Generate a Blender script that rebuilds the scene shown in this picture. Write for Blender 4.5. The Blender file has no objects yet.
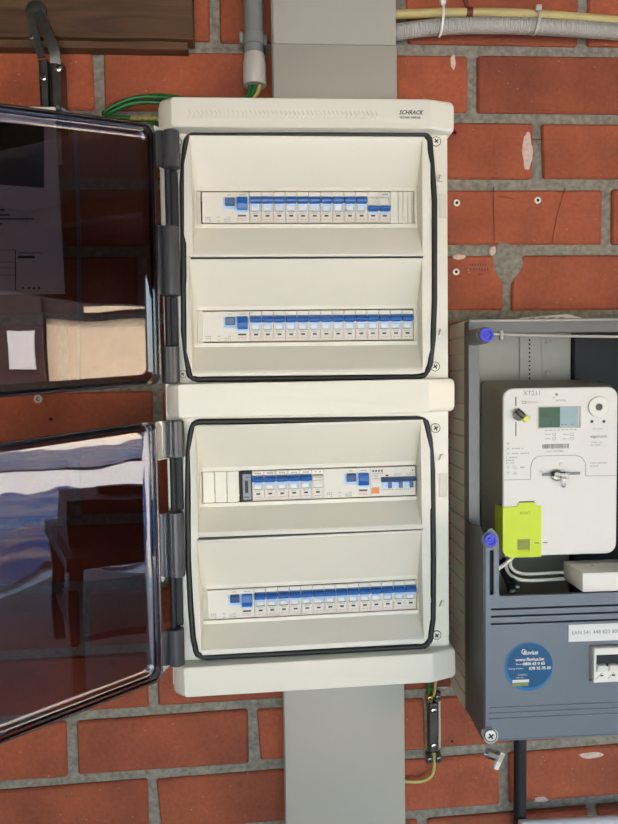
import bpy, bmesh, math, random
from mathutils import Vector, Matrix, noise
random.seed(7)
C = bpy.context.scene.collection
SC = bpy.context.scene
PI = math.pi

# ------------------------------------------------------------------ camera
PITCH, YAW, ROLL = math.radians(-3.08), math.radians(-3.302), math.radians(0.832)
CAM = Vector((-.011, -1.118, -.005)); FPX = 675.53
def _rot():
    return (Matrix.Rotation(YAW, 3, 'Z') @ Matrix.Rotation(PITCH, 3, 'X') @ Matrix.Rotation(ROLL, 3, 'Y'))
ROT = _rot()
cam_data = bpy.data.cameras.new('camera')
cam_data.sensor_fit = 'VERTICAL'; cam_data.sensor_height = 24.0
cam_data.lens = FPX / 824 * 24.0
cam_data.clip_start = .01
cam = bpy.data.objects.new('camera', cam_data); C.objects.link(cam)
cam.matrix_world = Matrix.Translation(CAM) @ (ROT @ Matrix.Rotation(PI/2, 3, 'X')).to_4x4()
SC.camera = cam

def ray(px, py):
    return ROT @ Vector(((px-309)/FPX, 1, (412-py)/FPX))
def at(px, py, Y):
    """measured point of the photograph at the real depth Y (wall face is Y=0, towards the viewer is negative)"""
    d = ray(px, py); t = (Y-CAM.y)/d.y
    return CAM + d*t

# ------------------------------------------------------------------ world, sun, exposure
w = bpy.data.worlds.new('world'); SC.world = w; w.use_nodes = True
nt = w.node_tree; bg = nt.nodes['Background']
sky = nt.nodes.new('ShaderNodeTexSky'); sky.sky_type = 'NISHITA'
sky.sun_disc = False; sky.sun_elevation = math.radians(48); sky.sun_rotation = math.radians(-55)
sky.dust_density = 2.5; sky.air_density = 1.0; sky.ozone_density = 1.0
nt.links.new(sky.outputs[0], bg.inputs[0]); bg.inputs[1].default_value = .85
sun_d = bpy.data.lights.new('sun', 'SUN'); sun_d.energy = 9; sun_d.angle = math.radians(.6); sun_d.color = (1, .93, .82)
sun = bpy.data.objects.new('sun', sun_d); C.objects.link(sun)
sun.rotation_euler = Vector((.36, -.40, -.84)).to_track_quat('-Z', 'Y').to_euler()
SC.view_settings.view_transform = 'Standard'; SC.view_settings.look = 'None'
SC.view_settings.exposure = .56; SC.view_settings.gamma = 1.0
SC.view_settings.use_curve_mapping = False
SC.cycles.max_bounces = 10; SC.cycles.transparent_max_bounces = 16; SC.cycles.diffuse_bounces = 5

# ------------------------------------------------------------------ materials
def srgb(r, g, b):
    f = lambda c: (c/255)/12.92 if c/255 <= .04045 else ((c/255+.055)/1.055)**2.4
    return (f(r), f(g), f(b), 1)
def mat(name, col, rough=.5, metal=0, noise_amt=.06, scale=40, bump=0, bscale=200, spec=.5, coat=0):
    m = bpy.data.materials.new(name); m.use_nodes = True
    n = m.node_tree.nodes; l = m.node_tree.links; b = n['Principled BSDF']
    b.inputs['Roughness'].default_value = rough; b.inputs['Metallic'].default_value = metal
    b.inputs['Specular IOR Level'].default_value = spec
    b.inputs['Coat Weight'].default_value = coat; b.inputs['Coat Roughness'].default_value = .08
    tc = n.new('ShaderNodeTexCoord'); nz = n.new('ShaderNodeTexNoise'); nz.inputs['Scale'].default_value = scale
    nz.inputs['Detail'].default_value = 4
    mr = n.new('ShaderNodeMapRange'); mr.inputs[1].default_value = .25; mr.inputs[2].default_value = .75
    mr.inputs[3].default_value = 1-noise_amt; mr.inputs[4].default_value = 1+noise_amt*.6
    mx = n.new('ShaderNodeVectorMath'); mx.operation = 'SCALE'; mx.inputs[0].default_value = col[:3]
    l.new(tc.outputs['Object'], nz.inputs['Vector']); l.new(nz.outputs[0], mr.inputs[0]); l.new(mr.outputs[0], mx.inputs['Scale'])
    l.new(mx.outputs[0], b.inputs['Base Color'])
    if bump:
        n2 = n.new('ShaderNodeTexNoise'); n2.inputs['Scale'].default_value = bscale; n2.inputs['Detail'].default_value = 5
        bp = n.new('ShaderNodeBump'); bp.inputs['Strength'].default_value = bump; bp.inputs['Distance'].default_value = .002
        l.new(tc.outputs['Object'], n2.inputs['Vector']); l.new(n2.outputs[0], bp.inputs['Height']); l.new(bp.outputs[0], b.inputs['Normal'])
    return m

def brick_mat():
    m = bpy.data.materials.new('red_brick'); m.use_nodes = True
    n = m.node_tree.nodes; l = m.node_tree.links; b = n['Principled BSDF']; b.inputs['Roughness'].default_value = .75
    geo = n.new('ShaderNodeNewGeometry'); oi = n.new('ShaderNodeObjectInfo')
    nz = n.new('ShaderNodeTexNoise'); nz.inputs['Scale'].default_value = 9; nz.inputs['Detail'].default_value = 6
    nf = n.new('ShaderNodeTexNoise'); nf.inputs['Scale'].default_value = 130; nf.inputs['Detail'].default_value = 5
    l.new(geo.outputs['Position'], nz.inputs['Vector']); l.new(geo.outputs['Position'], nf.inputs['Vector'])
    r = n.new('ShaderNodeValToRGB'); r.color_ramp.elements[0].position = .3; r.color_ramp.elements[1].position = .72
    r.color_ramp.elements[0].color = srgb(138, 68, 40); r.color_ramp.elements[1].color = srgb(182, 94, 56)
    l.new(nz.outputs[0], r.inputs[0])
    mr = n.new('ShaderNodeMapRange'); mr.inputs[3].default_value = .76; mr.inputs[4].default_value = 1.12
    l.new(oi.outputs['Random'], mr.inputs[0])
    m2 = n.new('ShaderNodeMapRange'); m2.inputs[1].default_value = .3; m2.inputs[2].default_value = .7; m2.inputs[3].default_value = .86; m2.inputs[4].default_value = 1.1
    l.new(nf.outputs[0], m2.inputs[0])
    mm = n.new('ShaderNodeMath'); mm.operation = 'MULTIPLY'; l.new(mr.outputs[0], mm.inputs[0]); l.new(m2.outputs[0], mm.inputs[1])
    vs = n.new('ShaderNodeVectorMath'); vs.operation = 'SCALE'; l.new(r.outputs[0], vs.inputs[0]); l.new(mm.outputs[0], vs.inputs['Scale'])
    # pale lime smears
    ns = n.new('ShaderNodeTexNoise'); ns.inputs['Scale'].default_value = 14; ns.inputs['Detail'].default_value = 9; ns.inputs['Roughness'].default_value = .75
    mp = n.new('ShaderNodeMapping'); mp.inputs['Scale'].default_value = (.8, 1, 1.6); l.new(geo.outputs['Position'], mp.inputs[0]); l.new(mp.outputs[0], ns.inputs['Vector'])
    rs = n.new('ShaderNodeValToRGB'); rs.color_ramp.elements[0].position = .66; rs.color_ramp.elements[1].position = .80
    rs.color_ramp.elements[0].color = (0, 0, 0, 1); rs.color_ramp.elements[1].color = (.45, .45, .45, 1)
    l.new(ns.outputs[0], rs.inputs[0])
    # white specks
    vo = n.new('ShaderNodeTexVoronoi'); vo.inputs['Scale'].default_value = 55; l.new(geo.outputs['Position'], vo.inputs['Vector'])
    lt = n.new('ShaderNodeMath'); lt.operation = 'LESS_THAN'; lt.inputs[1].default_value = .055; l.new(vo.outputs['Distance'], lt.inputs[0])
    sm = n.new('ShaderNodeMath'); sm.operation = 'MULTIPLY'; sm.inputs[1].default_value = .5; l.new(lt.outputs[0], sm.inputs[0])
    mxm = n.new('ShaderNodeMath'); mxm.operation = 'MAXIMUM'; l.new(rs.outputs[0], mxm.inputs[0]); l.new(sm.outputs[0], mxm.inputs[1])
    mx = n.new('ShaderNodeMix'); mx.data_type = 'RGBA'; l.new(mxm.outputs[0], mx.inputs[0]); l.new(vs.outputs[0], mx.inputs[6]); mx.inputs[7].default_value = srgb(208, 178, 160)
    l.new(mx.outputs[2], b.inputs['Base Color'])
    bp = n.new('ShaderNodeBump'); bp.inputs['Strength'].default_value = .6; bp.inputs['Distance'].default_value = .0025
    l.new(nf.outputs[0], bp.inputs['Height']); l.new(bp.outputs[0], b.inputs['Normal'])
    return m

def wood_mat():
    m = bpy.data.materials.new('old_wood'); m.use_nodes = True
    n = m.node_tree.nodes; l = m.node_tree.links; b = n['Principled BSDF']; b.inputs['Roughness'].default_value = .6
    geo = n.new('ShaderNodeNewGeometry'); mp = n.new('ShaderNodeMapping'); mp.inputs['Scale'].default_value = (2.5, 8, 22)
    nz = n.new('ShaderNodeTexNoise'); nz.inputs['Scale'].default_value = 1.6; nz.inputs['Detail'].default_value = 8; nz.inputs['Distortion'].default_value = 1.2
    l.new(geo.outputs['Position'], mp.inputs[0]); l.new(mp.outputs[0], nz.inputs['Vector'])
    r = n.new('ShaderNodeValToRGB'); r.color_ramp.elements[0].position = .32; r.color_ramp.elements[1].position = .7
    r.color_ramp.elements[0].color = srgb(58, 38, 24); r.color_ramp.elements[1].color = srgb(106, 74, 42)
    l.new(nz.outputs[0], r.inputs[0]); l.new(r.outputs[0], b.inputs['Base Color'])
    bp = n.new('ShaderNodeBump'); bp.inputs['Strength'].default_value = .5; bp.inputs['Distance'].default_value = .002
    l.new(nz.outputs[0], bp.inputs['Height']); l.new(bp.outputs[0], b.inputs['Normal'])
    return m

def smoke_mat(name, tint, wav=.0):
    """tinted clear plastic: see-through with a Fresnel reflection at each face"""
    m = bpy.data.materials.new(name); m.use_nodes = True
    n = m.node_tree.nodes; l = m.node_tree.links; n.remove(n['Principled BSDF']); out = n['Material Output']
    tr = n.new('ShaderNodeBsdfTransparent'); tr.inputs[0].default_value = tint
    gl = n.new('ShaderNodeBsdfGlossy'); gl.inputs['Roughness'].default_value = .0; gl.inputs[0].default_value = (1, 1, 1, 1)
    fr = n.new('ShaderNodeFresnel'); fr.inputs[0].default_value = 1.72
    mx = n.new('ShaderNodeMixShader'); l.new(fr.outputs[0], mx.inputs[0]); l.new(tr.outputs[0], mx.inputs[1]); l.new(gl.outputs[0], mx.inputs[2])
    l.new(mx.outputs[0], out.inputs[0])
    if wav:
        tc = n.new('ShaderNodeTexCoord'); nz = n.new('ShaderNodeTexNoise'); nz.inputs['Scale'].default_value = 7; nz.inputs['Detail'].default_value = 1
        bp = n.new('ShaderNodeBump'); bp.inputs['Strength'].default_value = wav; bp.inputs['Distance'].default_value = .01
        l.new(tc.outputs['Object'], nz.inputs['Vector']); l.new(nz.outputs[0], bp.inputs['Height']); l.new(bp.outputs[0], gl.inputs['Normal'])
    return m

BRICK = brick_mat(); WOOD = wood_mat()
MORTAR = mat('mortar', srgb(142, 136, 119), .95, noise_amt=.42, scale=110, bump=1, bscale=240)
IVORY = mat('ivory_plastic', srgb(233, 228, 208), .32, noise_amt=.02, scale=6, coat=.15)
IVORY_F = mat('ivory_fascia', srgb(231, 226, 207), .38, noise_amt=.02, scale=8)
RUBBER = mat('black_rubber', srgb(34, 34, 30), .5)
SMOKE = smoke_mat('smoked_door_plastic', (.53, .49, .52, 1), .05)
SMOKE_D = smoke_mat('smoked_rim_plastic', (.50, .46, .50, 1))
HINGE = mat('smoked_hinge_plastic', srgb(62, 62, 64), .38, coat=.25, noise_amt=.1)
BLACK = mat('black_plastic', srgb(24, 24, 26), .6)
WHITE = mat('white_plastic', srgb(232, 228, 214), .35, noise_amt=.02)
CREAM = mat('breaker_plastic', srgb(226, 220, 204), .4, noise_amt=.02)
BLUE = mat('blue_toggle', srgb(38, 98, 172), .3, noise_amt=.05)
BLUE_L = mat('pale_blue_plastic', srgb(172, 208, 242), .35, noise_amt=.03)
BLUE_D = mat('dark_blue_plastic', srgb(52, 84, 130), .35)
GREYP = mat('grey_duct_plastic', srgb(168, 163, 147), .45, noise_amt=.05, scale=5)
PVC = mat('grey_pipe_plastic', srgb(128, 130, 126), .3)
PVC_L = mat('light_grey_plastic', srgb(188, 182, 168), .4)
GREEN = mat('green_insulation', srgb(30, 104, 44), .4, noise_amt=.2, scale=80)
YELLOW_W = mat('yellow_insulation', srgb(186, 168, 92), .4)
COND = mat('corrugated_grey', srgb(200, 196, 186), .45)
YPIPE = mat('yellowed_pipe', srgb(196, 178, 116), .45, noise_amt=.15, scale=25)
STEEL = mat('galvanised_steel', srgb(120, 118, 112), .35, metal=.9, noise_amt=.2, scale=60)
DSTEEL = mat('dark_steel', srgb(92, 90, 84), .38, metal=.7, noise_amt=.3, scale=50)
CHROME = mat('bright_screw_metal', srgb(200, 198, 190), .25, metal=1)
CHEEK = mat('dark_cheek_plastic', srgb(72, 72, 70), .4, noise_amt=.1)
ZINC = mat('pale_zinc_screw', srgb(214, 212, 204), .4, metal=.25)
CRACK = mat('crack_brown', srgb(122, 56, 34), .9)
BRASS = mat('brass', srgb(180, 150, 80), .3, metal=1, noise_amt=.2)
RED = mat('red_plug_plastic', srgb(150, 28, 24), .5)
REDB = mat('red_brown_plastic', srgb(104, 40, 28), .5)
HOLE = mat('dark_hole', srgb(20, 12, 10), .9)
BEIGE = mat('beige_box_plastic', srgb(220, 214, 194), .45, noise_amt=.05)
RIMG = mat('grey_rim_plastic', srgb(112, 112, 108), .32, noise_amt=.08)
CASEG = mat('slate_grey_plastic', srgb(112, 120, 126), .36, noise_amt=.05, scale=8, coat=.1)
PANEL = mat('grey_back_panel', srgb(150, 150, 138), .4, noise_amt=.06)
METER = mat('meter_plastic', srgb(228, 224, 213), .4, noise_amt=.01)
METER_SHADE = mat('meter_side_shade', srgb(150, 142, 126), .45)
YEL = mat('acid_yellow_plastic', srgb(205, 224, 20), .35, noise_amt=.02)
KNOB = mat('violet_blue_plastic', srgb(62, 62, 205), .3)
LCD = mat('lcd_green', srgb(58, 98, 66), .2, coat=0, noise_amt=.2, scale=90)
LCD_REFL = mat('lcd_painted_reflection', srgb(158, 182, 180), .2)
STICK = mat('blue_sticker', srgb(30, 86, 124), .3, noise_amt=.08)
STICKD = mat('blue_sticker_edge', srgb(48, 116, 164), .3)
OLIVE = mat('olive_print', srgb(140, 146, 50), .4)
PAPER = mat('paper', srgb(225, 222, 216), .7, noise_amt=.02)
INK = mat('dark_ink', srgb(60, 58, 56), .6)
INKG = mat('grey_ink', srgb(150, 144, 132), .6)
INKR = mat('pink_ink', srgb(214, 150, 140), .6)
INKB = mat('black_picture_print', srgb(24, 26, 32), .35)
ORANGE = mat('orange_label', srgb(240, 150, 80), .5, noise_amt=.25, scale=300)
CLEAR = smoke_mat('clear_seal_plastic', (.80, .80, .76, 1))
GREYM = mat('grey_module', srgb(132, 142, 150), .35)
PLASTER = mat('lime_plaster', srgb(214, 186, 168), .9, noise_amt=.25, scale=150, bump=.6, bscale=300)
PIPEW = mat('white_pipe_plastic', srgb(214, 212, 206), .35)
CONC = mat('concrete_floor', srgb(120, 116, 108), .9, noise_amt=.2, scale=3, bump=.4)
GRAVEL = mat('pale_gravel', srgb(244, 240, 230), .95, noise_amt=.3, scale=30, bump=1, bscale=80)
TARP = mat('blue_tarpaulin', srgb(36, 78, 128), .35, noise_amt=.35, scale=9)
STUCCO = mat('ivory_stucco', srgb(236, 214, 178), .9, noise_amt=.12, scale=5)
CEIL = mat('dark_ceiling_boards', srgb(70, 56, 44), .8, noise_amt=.3, scale=8)
DWOOD = mat('dark_painted_wood', srgb(34, 26, 26), .6)
LIME = mat('lime_wash', srgb(140, 126, 108), .9, noise_amt=.2, scale=6)

# ------------------------------------------------------------------ mesh helpers
class MB:
    def __init__(s): s.v = []; s.f = []
    def add(s, vs, fs):
        o = len(s.v); s.v += [tuple(v) for v in vs]; s.f += [tuple(i+o for i in f) for f in fs]; return s
    def bm(s, b):
        b.verts.ensure_lookup_table(); b.verts.index_update()
        s.add([v.co[:] for v in b.verts], [[v.index for v in f.verts] for f in b.faces]); b.free(); return s
    def box(s, x0, x1, y0, y1, z0, z1, bev=0, seg=1):
        x0, x1 = sorted((x0, x1)); y0, y1 = sorted((y0, y1)); z0, z1 = sorted((z0, z1))
        vs = [(x, y, z) for x in (x0, x1) for y in (y0, y1) for z in (z0, z1)]
        fs = [(0,1,3,2),(4,6,7,5),(0,4,5,1),(2,3,7,6),(0,2,6,4),(1,5,7,3)]
        if not bev: return s.add(vs, fs)
        b = bmesh.new(); bv = [b.verts.new(v) for v in vs]
        for f in fs: b.faces.new([bv[i] for i in f])
        bmesh.ops.bevel(b, geom=b.edges[:], offset=min(bev, .45*min(x1-x0, y1-y0, z1-z0)), segments=seg, affect='EDGES', profile=.5)
        return s.bm(b)
    def prism(s, poly, a0, a1, axis='Y', bev=0, seg=1):
        """poly: 2D points; extruded along axis. Y: (x,z)  X: (y,z)  Z: (x,y)"""
        def p3(p, a):
            return (p[0], a, p[1]) if axis == 'Y' else (a, p[0], p[1]) if axis == 'X' else (p[0], p[1], a)
        b = bmesh.new(); n = len(poly)
        A = [b.verts.new(p3(p, a0)) for p in poly]; B = [b.verts.new(p3(p, a1)) for p in poly]
        b.faces.new(A); b.faces.new(B[::-1])
        for i in range(n): b.faces.new((A[i], B[i], B[(i+1) % n], A[(i+1) % n])[::-1])
        bmesh.ops.recalc_face_normals(b, faces=b.faces[:])
        if bev:
            es = [e for e in b.edges if len(e.link_faces) == 2 and e.calc_face_angle(0) > .5]
            bmesh.ops.bevel(b, geom=es, offset=bev, segments=seg, affect='EDGES', profile=.5)
        return s.bm(b)
    def cyl(s, p0, p1, r0, r1=None, n=16, caps=True):
        r1 = r0 if r1 is None else r1
        p0, p1 = Vector(p0), Vector(p1); d = (p1-p0).normalized()
        a = d.orthogonal().normalized(); b = d.cross(a)
        vs = [p+r*(math.cos(2*PI*i/n)*a+math.sin(2*PI*i/n)*b) for p, r in ((p0, r0), (p1, r1)) for i in range(n)]
        fs = [(i, (i+1) % n, n+(i+1) % n, n+i) for i in range(n)]
        if caps: fs += [tuple(range(n-1, -1, -1)), tuple(range(n, 2*n))]
        return s.add(vs, fs)
    def lathe(s, p0, axis, prof, n=20):
        """prof: list of (distance along axis, radius)"""
        p0 = Vector(p0); d = Vector(axis).normalized(); a = d.orthogonal().normalized(); b = d.cross(a)
        vs = [p0+d*t+r*(math.cos(2*PI*i/n)*a+math.sin(2*PI*i/n)*b) for t, r in prof for i in range(n)]
        fs = [(k*n+i, k*n+(i+1) % n, (k+1)*n+(i+1) % n, (k+1)*n+i) for k in range(len(prof)-1) for i in range(n)]
        fs += [tuple(range(n-1, -1, -1)), tuple(range((len(prof)-1)*n, len(prof)*n))]
        return s.add(vs, fs)
    def tube(s, pts, r, n=10, closed=False, sub=6, rf=None):
        P = [Vector(p) for p in pts]
        if sub > 1:
            Q = []; m = len(P)
            rng = range(m if closed else m-1)
            for i in rng:
                p0 = P[(i-1) % m] if closed or i > 0 else P[0]; p1 = P[i]; p2 = P[(i+1) % m]
                p3 = P[(i+2) % m] if closed or i+2 < m else P[-1]
                for k in range(sub):
                    t = k/sub
                    Q.append(.5*((2*p1)+(p2-p0)*t+(2*p0-5*p1+4*p2-p3)*t*t+(-p0+3*p1-3*p2+p3)*t**3))
            if not closed: Q.append(P[-1])
            P = Q
        m = len(P); vs = []; prev = None
        for i, p in enumerate(P):
            if closed: d = P[(i+1) % m]-P[i-1]
            else: d = P[min(i+1, m-1)]-P[max(i-1, 0)]
            d.normalize()
            a = (prev-d*prev.dot(d)) if prev is not None else d.orthogonal()
            a.normalize(); prev = a; b = d.cross(a)
            rr = rf(i) if rf else r
            vs += [p+rr*(math.cos(2*PI*k/n)*a+math.sin(2*PI*k/n)*b) for k in range(n)]
        fs = []
        for i in range(m if closed else m-1):
            j = (i+1) % m
            fs += [(i*n+k, i*n+(k+1) % n, j*n+(k+1) % n, j*n+k) for k in range(n)]
        if not closed: fs += [tuple(range(n-1, -1, -1)), tuple(range((m-1)*n, m*n))]
        return s.add(vs, fs)
    def plate(s, outer, holes, y0, y1):
        """flat plate in XZ with holes, between y0 (front) and y1 (back)"""
        b = bmesh.new(); es = []; loops = []
        for poly in [outer]+holes:
            vv = [b.verts.new((p[0], y0, p[1])) for p in poly]; loops.append(vv)
            es += [b.edges.new((vv[i], vv[(i+1) % len(vv)])) for i in range(len(vv))]
        bmesh.ops.triangle_fill(b, edges=es, use_beauty=True, use_dissolve=False, normal=(0, -1, 0))
        front = b.faces[:]
        r = bmesh.ops.extrude_face_region(b, geom=front)
        for v in r['geom']:
            if isinstance(v, bmesh.types.BMVert): v.co.y = y1
        bmesh.ops.recalc_face_normals(b, faces=b.faces[:])
        return s.bm(b)
def rrect(x0, x1, z0, z1, r, n=5):
    pts = []
    for cx, cz, a0 in ((x1-r, z1-r, 0), (x0+r, z1-r, 90), (x0+r, z0+r, 180), (x1-r, z0+r, 270)):
        for k in range(n+1):
            a = math.radians(a0+90*k/n); pts.append((cx+r*math.cos(a), cz+r*math.sin(a)))
    return pts
def obj(name, mb, m, parent=None, smooth=35, loc=None):
    """one mesh object; the mesh is given in world coordinates, its origin put at its middle"""
    me = bpy.data.meshes.new(name)
    c = loc if loc is not None else Vector([sum(v[i] for v in mb.v)/len(mb.v) for i in range(3)])
    c = Vector(c)
    me.from_pydata([Vector(v)-c for v in mb.v], [], mb.f); me.update()
    me.materials.append(m)
    if smooth:
        me.polygons.foreach_set('use_smooth', [True]*len(me.polygons)); me.set_sharp_from_angle(angle=math.radians(smooth))
    o = bpy.data.objects.new(name, me); C.objects.link(o)
    if name in ('print', 'red_print', 'bold_print'): o['kind'] = 'stuff'
    place(o, c, parent); return o
WPOS = {}
def place(o, c, parent):
    WPOS[o.name] = Vector(c)
    if parent is not None:
        o.parent = parent; o.location = Vector(c)-WPOS[parent.name]
    else: o.location = c
def tag(o, label=None, cat=None, group=None, kind=None):
    if label: o['label'] = label
    if cat: o['category'] = cat
    if group: o['group'] = group
    if kind: o['kind'] = kind
    return o
def thing(name, loc, label, cat, group=None):
    o = bpy.data.objects.new(name, None); C.objects.link(o); o.empty_display_size = .02
    place(o, Vector(loc), None); return tag(o, label, cat, group)
def text(s, p, size, m, parent, name='lettering', rotz=0, align='LEFT', bold=0, shear=0, sx=1):
    cu = bpy.data.curves.new('t', 'FONT'); cu.body = s; cu.size = size; cu.offset = bold; cu.shear = shear; cu.align_x = align
    cu.align_y = 'CENTER'; cu.resolution_u = 2
    t = bpy.data.objects.new('t', cu); C.objects.link(t); bpy.context.view_layer.update()
    me = bpy.data.meshes.new_from_object(t.evaluated_get(bpy.context.evaluated_depsgraph_get()))
    bpy.data.objects.remove(t)
    R = Matrix.Rotation(rotz, 4, 'Y') @ Matrix.Rotation(PI/2, 4, 'X') @ Matrix.Diagonal((sx, 1, 1, 1))
    me.transform(R); me.name = name
    me.materials.clear(); me.materials.append(m)
    o = bpy.data.objects.new(name, me); C.objects.link(o); place(o, Vector(p), parent); return o
def marks(mb, x0, x1, z, h, y, n, seed=0, fill=.7):
    """a line of small print"""
    rnd = random.Random(seed); x = x0; dx = (x1-x0)/n
    for i in range(n):
        if rnd.random() < .85: mb.box(x, x+dx*fill, y, y+.0003, z-h/2, z+h/2)
        x += dx
def copy_tree(o, delta, label=None):
    def cp(src, par):
        c = src.copy(); C.objects.link(c); WPOS[c.name] = WPOS[src.name]+delta
        if par is None: c.location = src.location+delta
        else: c.parent = par; c.location = src.location
        for ch in list(src.children): cp(ch, c)
        return c
    kids = cp(o, None)
    if label: kids['label'] = label
    return kids

# ================================================================== SETTING
wall = MB().box(-1.6, 2.2, .006, .12, -1.45, 1.0)
wall_back = tag(obj('wall_back', wall, MORTAR, smooth=0), kind='structure')
wall_back['label'] = 'red brick wall with wide grey mortar joints'
def zk(k, x):
    q = max(0., min(1.2, (k-4)/7)); return .5235-.108*k-.0025*q+.027*q*x
JOINTS = {-1: .5154, 0: -.274, 1: .440, 2: .5597, 3: .3892, 4: .26, 5: .41, 6: .27, 7: .42, 8: .28, 9: -.2149, 10: -.351, 11: -.2196, 12: -.06, 13: -.21}
PER = .3022
def brick_mesh(i):
    rnd = random.Random(i); b = bmesh.new()
    bmesh.ops.create_cube(b, size=1)
    for v in b.verts: v.co.x *= .287; v.co.z *= .0925; v.co.y *= .05
    for v in b.verts:
        v.co.x += rnd.uniform(-.0022, .0022); v.co.z += rnd.uniform(-.0015, .0015)
    bmesh.ops.bevel(b, geom=b.edges[:], offset=.003, segments=1, affect='EDGES')
    me = bpy.data.meshes.new('brick'); b.to_mesh(me); b.free(); me.materials.append(BRICK)
    return me
BM = [brick_mesh(i) for i in range(5)]
rb = random.Random(3)
for k in range(-4, 14):
    j = JOINTS.get(k, JOINTS[-1] + (.15 if k % 2 else 0))
    n0 = math.floor((-.75-j)/PER)
    x = j + n0*PER
    while x < .95:
        x0, x1 = x, x+PER
        zt0, zt1, zb0, zb1 = zk(k, x0), zk(k, x1), zk(k+1, x0), zk(k+1, x1)
        o = bpy.data.objects.new('brick', rb.choice(BM)); C.objects.link(o)
        ang = -math.atan2((zt1+zb1)/2-(zt0+zb0)/2, PER)
        hh = ((zt0-zb0)+(zt1-zb1))/2
        o.scale = ((PER-.0175)/.287*rb.uniform(.994, 1.004), 1, (hh-.0170)/.0925)
        o.rotation_euler = (rb.uniform(-.006, .006), ang+rb.uniform(-.0025, .0025), rb.uniform(-.003, .003))
        place(o, Vector(((x0+x1)/2, .0245+rb.uniform(-.0015, .001), (zt0+zt1+zb0+zb1)/4)), wall_back)
        x += PER
# uneven struck mortar: patches smeared over the bricks
def blob(name, px, py, w_, h_, m, seed, th=.003):
    c = at(px, py, 0); rnd = random.Random(seed); n = 22; b = MB(); vs = []; sc = 1.118/FPX
    for ring, (f, y) in enumerate(((1, .001), (.86, -th*.7), (.5, -th))):
        for i in range(n):
            a = 2*PI*i/n; rr = f*(1+.22*noise.noise(Vector((math.cos(a)*1.5+seed, math.sin(a)*1.5, 0)))+.07*rnd.uniform(-1, 1))
            vs.append((c.x+w_*sc*.5*rr*math.cos(a), y, c.z+h_*sc*.5*rr*math.sin(a)))
    vs.append((c.x, -th, c.z))
    fs = [(k*n+i, k*n+(i+1) % n, (k+1)*n+(i+1) % n, (k+1)*n+i) for k in range(2) for i in range(n)]
    fs += [(2*n+i, 2*n+(i+1) % n, 3*n) for i in range(n)]
    return obj(name, b.add(vs, fs), m, wall_back, 60)
blob('mortar_patch', 507, 262, 34, 40, MORTAR, 1, .004)
blob('plaster_patch', 527, 151, 11, 46, PLASTER, 2, .0015)
blob('plaster_patch', 493, 251, 9, 10, PLASTER, 3, .001)
blob('plaster_patch', 459, 257, 14, 6, PLASTER, 4, .001)
blob('plaster_patch', 529, 262, 8, 14, PLASTER, 5, .001)
blob('plaster_patch', 591, 755, 30, 8, PLASTER, 6, .001)
blob('plaster_patch', 541, 799, 18, 8, PLASTER, 7, .001)
blob('plaster_patch', 453, 62, 6, 16, PLASTER, 8, .001)
hand = MB(); cpt = at(478, 267, -.0012)
for r_, (a, b_) in enumerate(((0, .030), (.001, .034), (.012, .022))):
    marks(hand, cpt.x-.014+a, cpt.x-.014+b_, cpt.z+.004-r_*.008, .0035, -.0015, 7, r_, .4)
obj('pencil_note', hand, INK, wall_back, 0)

# hairline cracks and scratches in the brick faces
for pts in ([(494, 187), (493.5, 212), (494.5, 241)], [(565, 188), (557, 215), (552, 241)], [(545, 260), (541, 285), (537, 306)], [(564, 260), (565, 283), (563, 306)], [(596, 260), (594, 306)],
            [(494, 138), (540, 139.5), (605, 142)], [(493.5, 139), (494, 176)], [(605, 142), (604, 177)], [(497, 196), (505, 197), (514, 199)]):
    cr = MB(); P_ = [at(x, y, 0) for x, y in pts]
    for a, b_ in zip(P_, P_[1:]):
        d = (b_-a).normalized()*.00018; n_ = Vector((-d.z, 0, d.x))
        q = [a-n_, b_-n_, b_+n_, a+n_]; cr.add([(v.x, -.0012, v.z) for v in q]+[(v.x, .0025, v.z) for v in q], [(0, 1, 2, 3), (0, 4, 5, 1), (1, 5, 6, 2), (2, 6, 7, 3), (3, 7, 4, 0)])
    obj('hairline_crack', cr, CRACK, wall_back, 0)

# drill holes and wall plugs in the bricks (each a small thing of its own)
def plug(px, py, r, m, name, label, ring=True):
    c = at(px, py, 0); t = thing(name, c, label, 'wall plug')
    obj('collar', MB().lathe((c.x, .004, c.z), (0, -1, 0), [(0, r), (.0060, r), (.0068, r*.8), (.0068, r*.5), (.002, r*.45)], 16), m, t)
    obj('bore', MB().cyl((c.x, .001, c.z), (c.x, -.0015, c.z), r*.47), HOLE, t)
plug(454.5, 133, .0050, RED, 'wall_plug', 'red wall plug beside the upper right corner of the distribution board')
plug(456.5, 203, .0055, WHITE, 'wall_plug', 'white ringed wall plug just right of the distribution board, upper one')
plug(537.5, 200.5, .0055, WHITE, 'wall_plug', 'white ringed wall plug out in the middle of a long brick above the meter cabinet')
plug(456, 272, .0055, WHITE, 'wall_plug', 'white ringed wall plug just above the top left corner of the meter cabinet')
def hole(px, py, r):
    c = at(px, py, 0); obj('drill_hole', MB().lathe((c.x, -.0004, c.z), (0, -1, 0), [(0, r), (.0006, r), (.0007, r*.5)], 10), HOLE, wall_back)
hole(576, 134, .004); hole(537, 270, .0038); hole(51, 419, .003); hole(452, 741, .002)

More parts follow.
